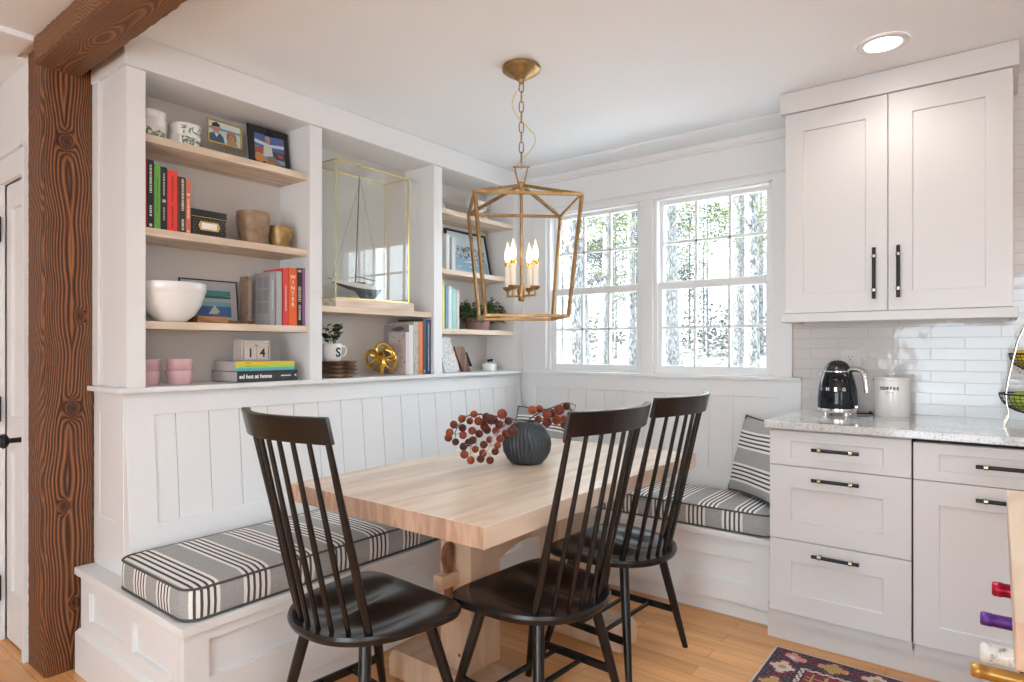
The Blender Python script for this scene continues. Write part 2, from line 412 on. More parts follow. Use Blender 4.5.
def relief(bm, T, u0, v0, u1, v1, t, recs=(), d=.008, warp=None):
    """slab u0..u1 x v0..v1, thickness t along +n, with sunk rectangles recs=[(u0,v0,u1,v1[,depth])]"""
    us = sorted({u0, u1, *[r[0] for r in recs], *[r[2] for r in recs]})
    vs = sorted({v0, v1, *[r[1] for r in recs], *[r[3] for r in recs]})
    def hgt(i, j):
        if i < 0 or j < 0 or i >= len(us)-1 or j >= len(vs)-1: return 0.0
        cu, cv = (us[i]+us[i+1])/2, (vs[j]+vs[j+1])/2
        for r in recs:
            if r[0] < cu < r[2] and r[1] < cv < r[3]: return t-(r[4] if len(r) > 4 else d)
        return t
    cache = {}
    def V(u, v, n):
        k = (round(u, 6), round(v, 6), round(n, 6))
        if k not in cache:
            p = Vector((u, v, n))
            if warp: p = warp(p)
            cache[k] = bm.verts.new(T @ p)
        return cache[k]
    for i in range(len(us)-1):
        for j in range(len(vs)-1):
            h = hgt(i, j); a, b, c, e = us[i], us[i+1], vs[j], vs[j+1]
            bm.faces.new((V(a,c,h), V(b,c,h), V(b,e,h), V(a,e,h)))
            bm.faces.new((V(a,c,0), V(a,e,0), V(b,e,0), V(b,c,0)))
            for (ni, nj, p, q) in ((i-1,j,(a,e),(a,c)), (i+1,j,(b,c),(b,e)), (i,j-1,(a,c),(b,c)), (i,j+1,(b,e),(a,e))):
                h2 = hgt(ni, nj)
                if h > h2+1e-9: bm.faces.new((V(*p,h), V(*p,h2), V(*q,h2), V(*q,h)))

def obj(name, bm, mats, parent=None, bevel=0.0, smooth=None, seg=2, angle=35):
    bmesh.ops.recalc_face_normals(bm, faces=bm.faces[:])
    me = bpy.data.meshes.new(name); bm.to_mesh(me); bm.free()
    if not isinstance(mats, (list, tuple)): mats = [mats]
    for m in mats: me.materials.append(m)
    ob = bpy.data.objects.new(name, me); COL.objects.link(ob)
    if smooth:
        for p in me.polygons: p.use_smooth = True
    if any(p.use_smooth for p in me.polygons): me.set_sharp_from_angle(angle=R(42))
    if bevel:
        b = ob.modifiers.new('edge', 'BEVEL'); b.width = bevel; b.segments = seg; b.limit_method = 'ANGLE'; b.angle_limit = R(angle)
    if parent is not None: attach(ob, parent)
    return ob
def world_loc(o):
    v = Vector(o.location)
    p = o.parent
    while p is not None:
        v = v+Vector(p.location); p = p.parent
    return v
def attach(ob, parent):
    ob.parent = parent
    ob.matrix_parent_inverse = Matrix.Translation(world0(parent)).inverted()
def world0(o):
    # parents are only ever translated when a child is attached (rotation comes later)
    return Vector(o.location) if o.parent is None else Vector((0, 0, 0))
def tag(o, label, cat, group=None, kind=None):
    o['label'] = label
    o['category'] = cat
    if group: o['group'] = group
    if kind: o['kind'] = kind
    return o
def thing(name, label, cat, loc=(0,0,0), group=None):
    o = bpy.data.objects.new(name, None); COL.objects.link(o); o.location = loc
    o.empty_display_size = .05
    return tag(o, label, cat, group)
def struct(name, bm, mats, parent=None, bevel=0.0, **kw):
    o = obj(name, bm, mats, parent, bevel, **kw)
    if parent is None: o['kind'] = 'structure'
    return o
def solo(name, bm, mats, label, cat, group=None, bevel=0.0, smooth=None, seg=2, kind=None):
    """a thing that is one mesh: origin moved to the middle of its base"""
    cs = [v.co for v in bm.verts]
    lo = Vector([min(c[i] for c in cs) for i in range(3)]); hi = Vector([max(c[i] for c in cs) for i in range(3)])
    o = Vector(((lo.x+hi.x)/2, (lo.y+hi.y)/2, lo.z))
    for v in bm.verts: v.co -= o
    ob = obj(name, bm, mats, None, bevel, smooth, seg); ob.location = o
    return tag(ob, label, cat, group, kind)
def copy_tree(o, parent=None):
    c = o.copy(); COL.objects.link(c)
    if parent is not None: c.parent = parent; c.matrix_parent_inverse = o.matrix_parent_inverse.copy()
    for ch in list(o.children): copy_tree(ch, c)
    return c
def text(name, s, size, mat, parent, T, ext=.0004, align='CENTER', spacing=1.0, bold=0.0, line=1.0):
    cu = bpy.data.curves.new(name, 'FONT'); cu.body = s; cu.size = size; cu.extrude = ext
    cu.align_x = align; cu.align_y = 'CENTER'; cu.space_character = spacing; cu.offset = bold; cu.space_line = line
    cu.resolution_u = 3
    tmp = bpy.data.objects.new(name+'_tmp', cu); COL.objects.link(tmp)
    dg = bpy.context.evaluated_depsgraph_get()
    me = bpy.data.meshes.new_from_object(tmp.evaluated_get(dg))
    bpy.data.objects.remove(tmp); bpy.data.curves.remove(cu)
    me.transform(T); me.materials.clear(); me.materials.append(mat); me.name = name
    ob = bpy.data.objects.new(name, me); COL.objects.link(ob)
    attach(ob, parent)
    return ob
# ------------------------------------------------------------------ the room
XS_ = -2.46
CEIL = 2.337
YW = 3.296          # window wall
XL = -2.79          # wall behind the bookcase
bm = BM(); box(bm, -5.0, -3.2, -.05, 2.6, 3.45, 0); struct('floor', bm, M['floor'])
bm = BM(); box(bm, -5.0, -3.2, CEIL, 2.6, 3.45, CEIL+.1); struct('ceiling', bm, M['ceil'])
# window wall with its opening
OX0, OX1, OZ0, OZ1 = -2.268, -.894, 1.066, 2.052
bm = BM()
for a in ((XL-.12, 0, OX0, CEIL), (OX1, 0, 2.6, CEIL), (OX0, 0, OX1, OZ0), (OX0, OZ1, OX1, CEIL)):
    box(bm, a[0], YW, a[1], a[2], YW+.14, a[3])
struct('wall_back', bm, M['wall'])
bm = BM(); box(bm, XL-.12, .932, 0, XL, YW, CEIL); struct('wall_left', bm, M['wall'])
# glazed tile splashback, running up beside the wall cabinet
bm = BM(); box(bm, -.797, YW-.009, 1.06, 2.6, YW, CEIL); box(bm, -.757, YW-.009, .88, 2.6, YW, 1.06)
struct('wall_tile_back', bm, M['tile'])

# crown moulding on the window wall
prof = [(0, 2.256), (.008, 2.256), (.013, 2.260), (.013, 2.268), (.018, 2.272), (.018, 2.300), (.012, 2.304), (0, 2.304)]
bm = BM(); prism(bm, prof, mat3((XL, YW, 0), (0,-1,0), (0,0,1), (1,0,0)), 2.035); struct('trim_crown_back', bm, M['white'])
cv = [(.010, 2.303)]+[(.010+.13*math.sin(R(a_))**1.4, 2.303+(CEIL-2.303)*(1-math.cos(R(a_)))**.6) for a_ in range(8, 91, 8)]+[(.140, CEIL)]
bm = BM(); prism(bm, cv+[(0, CEIL+.01), (0, 2.303)], mat3((XS_, YW, 0), (0,-1,0), (0,0,1), (1,0,0)), 1.70); struct('ceiling_cove', bm, M['ceil'], smooth=True)

# ---- window casing, stool and the two double-hung windows
bm = BM()
box(bm, -2.362, YW-.020, 1.066, OX0, YW, OZ1+.002)
box(bm, OX1, YW-.020, 1.066, -.798, YW, OZ1+.002)
box(bm, -2.362, YW-.020, OZ1, -.798, YW, 2.080)
box(bm, -2.368, YW-.026, 2.079, -.790, YW, 2.088)
box(bm, -2.374, YW-.034, 2.088, -.786, YW, 2.097)
struct('trim_window', bm, M['white'], bevel=.002)
bm = BM(); box(bm, -2.440, YW-.034, 1.047, -.757, YW, 1.066); box(bm, OX0, YW, 1.03, OX1, YW+.10, 1.066)
struct('trim_windowsill', bm, M['white'], bevel=.003)

def window(n, x0, x1):
    w = bpy.data.objects.new('window_%d' % n, None); COL.objects.link(w); w.location = ((x0+x1)/2, YW+.06, 1.066); w['kind'] = 'structure'
    bm = BM()
    for a in ((x0, 1.066, x0+.020, OZ1), (x1-.020, 1.066, x1, OZ1)): box(bm, a[0], YW+.002, a[1], a[2], YW+.12, a[3])
    box(bm, x0, YW+.002, OZ1-.010, x1, YW+.12, OZ1); box(bm, x0, YW+.002, 1.066, x1, YW+.12, 1.076)
    struct('window_frame', bm, M['white'], w, .002)
    def sash(name, y, gx0, gx1, gz0, gz1, zt, zb):
        bm = BM(); t = .028
        box(bm, x0+.018, y, zb, gx0, y+t, zt); box(bm, gx1, y, zb, x1-.018, y+t, zt)
        box(bm, gx0, y, gz1, gx1, y+t, zt); box(bm, gx0, y, zb, gx1, y+t, gz0)
        for k in (1, 2):
            x = gx0+(gx1-gx0)*k/3; box(bm, x-.0075, y+.004, gz0, x+.0075, y+.024, gz1)
        z = (gz0+gz1)/2; box(bm, gx0, y+.004, z-.0075, gx1, y+.024, z+.0075)
        s = struct(name, bm, M['white'], w, .0025)
        bm = BM(); box(bm, gx0, y+.012, gz0, gx1, y+.016, gz1); struct('pane', bm, M['glass'], s)
    if n == 1: ux, lx = (-2.214, -1.668), (-2.210, -1.656)
    else: ux, lx = (-1.502, -.942), (-1.498, -.935)
    sash('upper_sash', YW+.052, ux[0], ux[1], 1.586, 2.021, 2.046, 1.545)
    sash('lower_sash', YW+.020, lx[0], lx[1], 1.111, 1.539, 1.579, 1.074)
window(1, OX0, -1.610); window(2, -1.540, OX1)
bm = BM(); box(bm, -1.610, YW-.014, 1.066, -1.540, YW+.12, OZ1+.002); struct('trim_mullion', bm, M['white'], bevel=.002)

# ---- the entry beside the post: wall, door with its casing
YE = .772
bm = BM(); box(bm, -5.0, YE, 1.968, -2.93, YE+.12, CEIL); box(bm, -5.0, YE, 0, -3.42, YE+.12, 1.968); box(bm, -2.98, YE, 0, -2.905, YE+.12, 1.968); box(bm, -3.42, YE+.05, 0, -2.98, YE+.12, 1.968)
struct('wall_entry', bm, M['wall'])
bm = BM()
box(bm, -3.42, YE-.018, 0, -3.262, YE, 1.885); box(bm, -2.978, YE-.018, 0, -2.952, YE, 1.885)
box(bm, -3.44, YE-.018, 1.885, -2.952, YE, 1.985); box(bm, -3.45, YE-.028, 1.985, -2.952, YE, 2.0)
struct('trim_door', bm, M['white'], bevel=.002)
bm = BM(); box(bm, -5.05, -3.2, 0, -5.0, YE+.12, CEIL); struct('wall_entry_side', bm, M['wall'])  # unseen side wall, added to keep the sun out of the room
bm = BM(); box(bm, -5.05, -3.3, 0, -1.0, -3.2, CEIL); box(bm, 1.0, -3.3, 0, 2.6, -3.2, CEIL); box(bm, -1.0, -3.3, 2.05, 1.0, -3.2, CEIL); struct('wall_rear', bm, M['wall'])  # unseen wall added to cut light from behind; opening sized for that
bm = BM(); box(bm, 2.6, -3.3, 0, 2.7, YW+.14, .8); box(bm, 2.6, -3.3, 2.1, 2.7, YW+.14, CEIL); box(bm, 2.6, -3.3, .8, 2.7, -2.3, 2.1); box(bm, 2.6, -1.2, .8, 2.7, YW+.14, 2.1); struct('wall_right', bm, M['wall'])  # unseen wall added to hold back side light, its opening sized to suit
bm = BM(); box(bm, -5.0, -3.2, 2.317, -2.752, .733, CEIL+.001); box(bm, -5.0, .733, 2.317, -2.951, YE-.0, CEIL+.001); struct('ceiling_entry', bm, M['ceil'])
d = bpy.data.objects.new('door_1', None); COL.objects.link(d); d.location = (-3.15, YE+.01, 0); d['kind'] = 'structure'
bm = BM(); relief(bm, FY(YE+.035), -3.266, .006, -2.979, 1.884, .03, [(-3.205, .21, -3.035, .78), (-3.205, .93, -3.035, 1.78)], .012)
struct('door_leaf', bm, M['white'], d, .003)
bm = BM()
for z in (.22, .958, 1.70):
    box(bm, -3.305, YE-.023, z-.052, -3.250, YE-.016, z+.052); cyl(bm, (-3.262, YE-.024, z-.056), (-3.262, YE-.024, z+.056), .006, seg=10)
struct('door_hinge', bm, M['iron'], d, .001)
bm = BM(); box(bm, -3.020, YE-.006, .745, -2.984, YE+.006, .930)
cyl(bm, (-3.008, YE+.004, .853), (-3.008, YE-.055, .853), .011, .009, 12)
lathe(bm, [(0, 0), (.013, .001), (.026, .010), (.029, .020), (.022, .030), (0, .034)], (0,0,0), 20, T=mat3((-3.008, YE-.048, .853), (1,0,0), (0,0,1), (0,-1,0)))
struct('door_knob', bm, M['iron'], d, .001)

ZL_ = 1.067
# ---- reclaimed timber post and beam
def rough_beam(bm, T, w, h, L, n, amp):
    """box along local z with chipped edges"""
    def ring(z):
        pts = []
        for (sx, sy) in ((-1,-1),(1,-1),(1,1),(-1,1)):
            c = .007+amp*(noise.noise(Vector((sx*3.1+z*9, sy*5.7, z*30)))+.8*noise.noise(Vector((sx*7, sy*2.7+z*20, z*75)))+.3)
            c = max(.002, c)
            pts += [(sx*w/2 - (c*sx if sx*sy < 0 else 0), sy*h/2 - (0 if sx*sy < 0 else c*sy)), (sx*w/2 - (0 if sx*sy < 0 else c*sx), sy*h/2 - (c*sy if sx*sy < 0 else 0))]
        return [bm.verts.new(T @ Vector((x, y, z))) for x, y in pts]
    rs = [ring(L*i/n) for i in range(n+1)]
    for A, B in zip(rs, rs[1:]):
        for k in range(8): bm.faces.new((A[k], A[(k+1) % 8], B[(k+1) % 8], B[k]))
    bm.faces.new(list(reversed(rs[0]))); bm.faces.new(rs[-1])
bm = BM(); rough_beam(bm, Matrix.Translation((-2.852, .847, 0)), .196, .160, 2.336, 260, .0045)
solo('timber_post', bm, M['beam'], 'rough dark brown timber post with bold grain standing beside the bookcase', 'post')
bm = BM(); rough_beam(bm, mat3((-2.752, .809, 2.286), (0,1,0), (0,0,1), (1,0,0)), .150, .100, 4.3, 420, .0045)
solo('timber_beam', bm, M['beamx'], 'rough brown timber beam running under the ceiling from the top of the post', 'beam')
bm = BM(); box(bm, -2.7535, .919, ZL_, -2.700, .9285, CEIL-.004); struct('trim_post', bm, M['white'])

# ------------------------------------------------------------------ built-in bookcase
XS = -2.46
bk = thing('bookcase', 'tall white built-in bookcase with pale oak shelves above the left bench', 'bookcase', (-2.6, 2.1, 1.047))
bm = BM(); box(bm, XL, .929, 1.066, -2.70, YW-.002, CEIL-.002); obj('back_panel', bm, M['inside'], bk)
for y0, y1 in ((.929, .992), (1.683, 1.748), (2.473, 2.538), (3.207, YW-.002)):
    bm = BM(); box(bm, XS-.02, y0, 1.066, XS, y1, 2.224)
    my0, my1 = (y0, y1-.0) if y0 > 1 else (y0, y1)
    box(bm, -2.70, my0+.001, 1.066, XS-.0199, my1-.001, 2.224)
    obj('stile', bm, M['white'], bk, .0015)
bm = BM(); box(bm, -2.70, .929, 2.222, XS, YW-.002, CEIL-.002); box(bm, XS, .9291, 2.223, XS+.018, YW-.002, CEIL-.002); box(bm, -2.7535, .914, 2.223, XS+.018, .9288, CEIL-.002)
box(bm, XS, .91, 2.218, XS+.022, YW-.002, 2.226)
obj('frieze', bm, M['white'], bk, .0015)
bm = BM(); box(bm, -2.752, .900, 1.047, XS+.018, YW-.034, 1.066); obj('ledge', bm, M['white'], bk, .003)
for y0, y1, zs in ((.992, 1.683, (2.0, 1.655, 1.310)), (1.748, 2.473, (1.408,)), (2.538, 3.207, (2.003, 1.661, 1.320))):
    for z in zs:
        bm = BM(); box(bm, -2.70, y0+.001, z-.029, XS-.016, y1-.001, z); obj('shelf', bm, M['shelf'], bk, .0015)

# ------------------------------------------------------------------ banquette benches
ZS = .385
slope = .052
lean = lambda p: p   # replaced below
def leanX(z): return (1.047-max(ZS, z))*slope
bl = thing('banquette_bench', 'long white panelled bench along the wall under the bookcase', 'bench', (-2.35, 1.9, 0))
bm = BM()
def warpL(p): return Vector((p.x, p.y, p.z+(leanX(p.y) if p.z > .001 else 0)))
gr = [.0025]
recs = []
y = 1.024
edges = [1.024, 1.104]
while edges[-1]+.1265 < 3.22: edges.append(edges[-1]+.1265)
edges.append(3.245)
recs = []
for a, b in zip(edges, edges[1:]):
    if a > 1.03: recs.append((a-.0018, .570, a+.0018, .962, .0125))
    recs.append((a+.0018, .570, b-.0018, .962, .007))
relief(bm, FX(XS-.327), .9275, ZS, 3.284, 1.047, .308, recs, .008, lambda p: Vector((p.x, p.y, p.z+((1.047-p.y)*.094 if p.z > .001 else 0))))
obj('backrest', bm, M['white'], bl, .0012, seg=1)
bm = BM(); relief(bm, FY(.945), -2.752, ZS, XS-.021, 1.047, .0195, [(-2.70, .575, -2.575, .965)], .007); obj('side_panel', bm, M['white'], bl, .0012, seg=1)
bm = BM(); box(bm, -2.752, .858, ZS-.027, -1.885, 2.7985, ZS); obj('seat_board', bm, M['white'], bl, .003)
bm = BM(); relief(bm, FY(.90), XL+.07, 0, -1.934, ZS-.027, .030, [(-2.635, .205, -2.341, .312), (-2.262, .205, -1.980, .312)], .015); obj('end_panel', bm, M['white'], bl, .0012, seg=1)
bm = BM(); box(bm, XL+.062, .853, 0, -1.895, .872, .148); prism(bm, [(0, .148), (.019, .148), (.004, .160), (0, .160)], mat3((XL+.062, .872, 0), (0,-1,0), (0,0,1), (1,0,0)), .833); obj('plinth', bm, M['white'], bl, .0015)
bm = BM()
relief(bm, FX(-1.93), .8705, .078, 2.798, ZS-.027, .030, [(.948, .205, 1.40, .322), (1.51, .205, 1.98, .322), (2.09, .205, 2.54, .322)], .014)
obj('front_panel', bm, M['white'], bl, .0012, seg=1)
bm = BM(); box(bm, -1.96, .8725, 0, -1.935, 2.798, .079); obj('toe_kick', bm, M['white'], bl)

bw = thing('banquette_bench', 'shorter white panelled bench under the window between the corner and the drawers', 'bench', (-1.3, 3.05, 0))
bm = BM()
edges = [-2.35]
while edges[-1]+.1265 < -.86: edges.append(edges[-1]+.1265)
edges[-1] = -.857
recs = []
for a, b in zip(edges, edges[1:]):
    if a > -2.34: recs.append((a-.0018, .572, a+.0018, .962, .0125))
    recs.append((a+.0018, .572, b-.0018, .962, .007))
relief(bm, FY(YW-.001), -2.40, ZS, -.757, 1.047, .018, recs, .008, warpL)
obj('backrest', bm, M['white'], bw, .0012, seg=1)
bm = BM(); box(bm, -2.40, 2.80, ZS-.027, -.762, YW-.002, ZS); obj('seat_board', bm, M['white'], bw, .003)
bm = BM(); relief(bm, FY(2.845), -1.895, .075, -.764, ZS-.027, .025, [(-1.79, .165, -1.39, .268), (-1.29, .165, -.853, .268)], .014); obj('front_panel', bm, M['white'], bw, .0012, seg=1)
bm = BM(); box(bm, -1.92, 2.849, 0, -.770, 2.88, .0745); box(bm, -1.92, 2.843, .05, -.770, 2.8489, .056); obj('toe_kick', bm, M['white'], bw)

# ------------------------------------------------------------------ cushions and pillows
def cushion(name, label, x0, y0, x1, y1, z0, h, rad, mat, uaxis, group, stagger=.0):
    """box cushion with rounded corners; UV u (metres) runs along uaxis on the top and round the boxing"""
    root = thing(name, label, 'cushion', ((x0+x1)/2, (y0+y1)/2, z0), group)
    out = []
    for cx, cy, a0 in ((x1-rad, y0+rad, -90), (x1-rad, y1-rad, 0), (x0+rad, y1-rad, 90), (x0+rad, y0+rad, 180)):
        for k in range(7):
            a = R(a0+90*k/6); out.append((cx+rad*math.cos(a), cy+rad*math.sin(a)))
    # refine straight runs
    pts = []
    for i, p in enumerate(out):
        q = out[(i+1) % len(out)]; L = math.dist(p, q); n = max(1, int(L/.06))
        for k in range(n): pts.append((p[0]+(q[0]-p[0])*k/n, p[1]+(q[1]-p[1])*k/n))
    bm = BM(); uvl = bm.loops.layers.uv.new('UVMap')
    n = len(pts); per = [0]
    for i in range(n): per.append(per[-1]+math.dist(pts[i], pts[(i+1) % n]))
    cxm, cym = (x0+x1)/2, (y0+y1)/2
    def ring(inset, z):
        r = []
        for (x, y) in pts:
            dx = max(x0+rad-x, 0) if x < cxm else -max(x-(x1-rad), 0); dy = max(y0+rad-y, 0) if y < cym else -max(y-(y1-rad), 0)
            # inward direction
            L = math.hypot(dx, dy)
            if L < 1e-6: ix, iy = 0, 0
            else: ix, iy = dx/L, dy/L
            r.append(bm.verts.new((x+ix*inset, y+iy*inset, z)))
        return r
    rings = [ring(.006, z0), ring(0, z0+.012), ring(-.003, z0+h*.5), ring(0, z0+h-.012), ring(.006, z0+h)]
    # u on boxing: along y on the long +X side, continuing round the corner
    def ub(i):
        x, y = pts[i % n]
        # start = the corner nearest (x1,y0)
        s = per[i] if i < n else per[n]
        return s
    base = None
    for i in range(n):
        if abs(pts[i][0]-x1) < 1e-6 and uaxis == 'y': base = per[i]-pts[i][1]; break
    if uaxis == 'x':
        for i in range(n):
            if abs(pts[i][1]-y0) < 1e-6: base = per[i]-pts[i][0]; break
    for A, B in zip(rings, rings[1:]):
        for k in range(n):
            f = bm.faces.new((A[k], A[(k+1) % n], B[(k+1) % n], B[k])); f.smooth = True
            us = (per[k]-base, per[k+1]-base, per[k+1]-base, per[k]-base)
            for l, u in zip(f.loops, us): l[uvl].uv = (u, l.vert.co.z)
    bm.faces.new(list(reversed(rings[0])))
    # crowned top: strips across
    top = rings[-1]
    c1 = []
    for s, dz in ((.96, .006), (.85, .012), (.5, .016)):
        c1.append([bm.verts.new((cxm+(v.co.x-cxm)*s if (x1-x0) < (y1-y0)*3 else v.co.x+(cxm-v.co.x)*(1-s), cym+(v.co.y-cym)*s, z0+h+dz)) for v in top])
    seq = [top]+c1
    for A, B in zip(seq, seq[1:]):
        for k in range(n):
            f = bm.faces.new((A[k], A[(k+1) % n], B[(k+1) % n], B[k])); f.smooth = True
    bm.faces.new(seq[-1])
    bm.normal_update()
    for f in bm.faces:
        if f.normal.z > .7 or len(f.verts) > 4:
            for l in f.loops:
                l[uvl].uv = ((l.vert.co.y if uaxis == 'y' else l.vert.co.x)+stagger, 0)
    obj('cover', bm, mat, root)
    for z in (z0+.004, z0+h):
        bm = BM(); tube(bm, [(p[0], p[1], z) for p in pts], .0038, 8, closed=True); obj('piping', bm, M['piping'], root)
    return root
cushion('bench_cushion', 'grey striped bench cushion with dark piping on the long bench under the bookcase', -2.408, .879, -1.905, 2.803, ZS+.001, .097, .055, M['stripe'], 'y', None)
cushion('bench_cushion', 'grey striped bench cushion with dark piping on the bench under the window', -2.40, 2.822, -.775, 3.212, ZS+.001, .095, .045, M['stripe_w'], 'x', None)

def pillow(label, W, H, Tk, T, mat):
    root = thing('throw_pillow', label, 'pillow', T.to_translation())
    bm = BM(); uvl = bm.loops.layers.uv.new('UVMap'); n = 22
    def pt(i, j, s):
        u = -1+2*i/n; v = -1+2*j/n
        px = u*(1-.07*(1-v*v)); pz = v*(1-.07*(1-u*u))
        t = Tk*(max(0, 1-abs(u)**2.6)*max(0, 1-abs(v)**2.6))**.55
        wr = .004*noise.noise(Vector((u*3, v*3, s*5)))
        return Vector((px*W/2, s*(t/2+wr*(t > .01)), (pz+1)*H/2))
    for s in (-1, 1):
        g = [[bm.verts.new(T @ pt(i, j, s)) for j in range(n+1)] for i in range(n+1)]
        for i in range(n):
            for j in range(n):
                f = bm.faces.new((g[i][j], g[i+1][j], g[i+1][j+1], g[i][j+1])); f.smooth = True
                for l, (a, b) in zip(f.loops, ((i,j),(i+1,j),(i+1,j+1),(i,j+1))): l[uvl].uv = (a/n*W, b/n*H)
    bmesh.ops.remove_doubles(bm, verts=bm.verts[:], dist=.0004)
    obj('cover', bm, mat, root)
    path = [pt(i, 0, 1) for i in range(n)]+[pt(n, j, 1) for j in range(n)]+[pt(n-i, n, 1) for i in range(n)]+[pt(0, n-j, 1) for j in range(n)]
    bm = BM(); tube(bm, [T @ Vector((p.x, 0, p.z)) for p in path], .005, 6, closed=True); obj('piping', bm, M['piping'], root)
def pose(loc, rz, tilt): return Matrix.Translation(loc) @ Matrix.Rotation(R(rz), 4, 'Z') @ Matrix.Rotation(R(tilt), 4, 'X')
pillow('grey striped throw pillow leaning in the corner beside the drawer cabinet', .33, .38, .12, pose((-.938, 3.045, ZS+.120), -38, -16), M['stripe_p'])
pillow('grey striped throw pillow in the far corner of the benches behind the vase', .38, .37, .12, pose((-2.205, 3.035, ZS+.120), 4, -24), M['stripe_p'])
# ------------------------------------------------------------------ trestle table
TX0, TX1, TY0, TY1, TZ, TT = -1.906, -1.042, 1.228, 2.660, .75, .060
tb = thing('dining_table', 'pale maple trestle dining table with a thick butcher block top', 'table', (-1.474, 1.944, 0))
bm = BM(); box(bm, TX0, TY0, TZ-TT, TX1, TY1, TZ)
bm.normal_update()
for f in bm.faces:
    if abs(f.normal.y) > .9: f.material_index = 1
obj('tabletop', bm, [M['maple'], M['endgrain']], tb, .0025)
tcx = -1.475
for y0, y1 in ((1.553, 1.665+.10), (2.215, 2.345)):
    # foot beam along X with rounded upper ends, on small pads
    bm = BM()
    L = .302; ptsf = [(-L, 0), (L, 0), (L, .058)]
    for k in range(1, 7): a = R(90*k/6); ptsf.append((L-.035+.035*math.cos(a), .058+.042*math.sin(a)))
    for k in range(6, 0, -1): a = R(90*k/6); ptsf.append((-L+.035-.035*math.cos(a), .058+.042*math.sin(a)))
    ptsf.append((-L, .058))
    ptsf = [(x, z+.006) for x, z in ptsf]
    fy0, fy1 = (1.553, 1.70) if y0 < 2 else (2.215, 2.350)
    prism(bm, ptsf, mat3((tcx, fy1, 0), (1,0,0), (0,0,1), (0,-1,0)), fy1-fy0)
    foot = obj('foot_beam', bm, M['maple_end'], tb, .002)
    for s in (-1, 1):
        bm = BM(); cyl(bm, (tcx+s*.25, (fy0+fy1)/2, 0), (tcx+s*.25, (fy0+fy1)/2, .008), .025, seg=16)
        obj('pad', bm, M['maple_end'], foot)
    py0, py1 = (1.585, 1.745) if y0 < 2 else (2.19, 2.335)
    if y0 < 2: pass
    bm = BM(); box(bm, tcx-.070, py0, .10, tcx+.070, py1, TZ-TT-.055); obj('post', bm, M['maple_end'], tb, .003)
    bm = BM(); cl = .33
    prism(bm, [(-cl, .055), (-cl, .028), (-cl+.05, 0), (cl-.05, 0), (cl, .028), (cl, .055)], mat3((tcx, py1+.005, TZ-TT-.0555), (1,0,0), (0,0,1), (0,-1,0)), py1-py0+.01); obj('top_cleat', bm, M['maple_end'], tb, .003)
# arched stretcher with through tenons, walnut wedges
bm = BM()
ys = [1.745+(2.19-1.745)*k/20 for k in range(21)]
low = [(y, .405-.0+.06*math.sin(math.pi*k/20)) for k, y in enumerate(ys)]
hi = [(y, .66-.05*math.sin(math.pi*k/20)**.5) for k, y in enumerate(ys)]
prism(bm, low+hi[::-1], FX(tcx-.021, 0, 0), .042)
box(bm, tcx-.021, 1.500, .405, tcx+.021, 1.586, .450); box(bm, tcx-.021, 2.334, .405, tcx+.021, 2.42, .450)
obj('stretcher', bm, M['maple_end'], tb, .002)
for y in (1.553, 2.368):
    bm = BM()
    pl = [(-.010, .300), (.012, .300), (.015, .45), (.019, .49), (.020, .535), (.012, .550), (-.008, .550), (-.026, .532), (-.031, .50), (-.016, .45)]
    if y > 2: pl = [(-a, b) for a, b in pl][::-1]
    prism(bm, pl, FX(tcx-.010, y, 0), .020); obj('wedge', bm, M['wedge'], tb, .003)
bm = BM()
for z in (.16, .60): cyl(bm, (tcx+.02, 1.5835, z), (tcx+.02, 1.588, z), .006, seg=12)
obj('peg', bm, M['wedge'], tb)

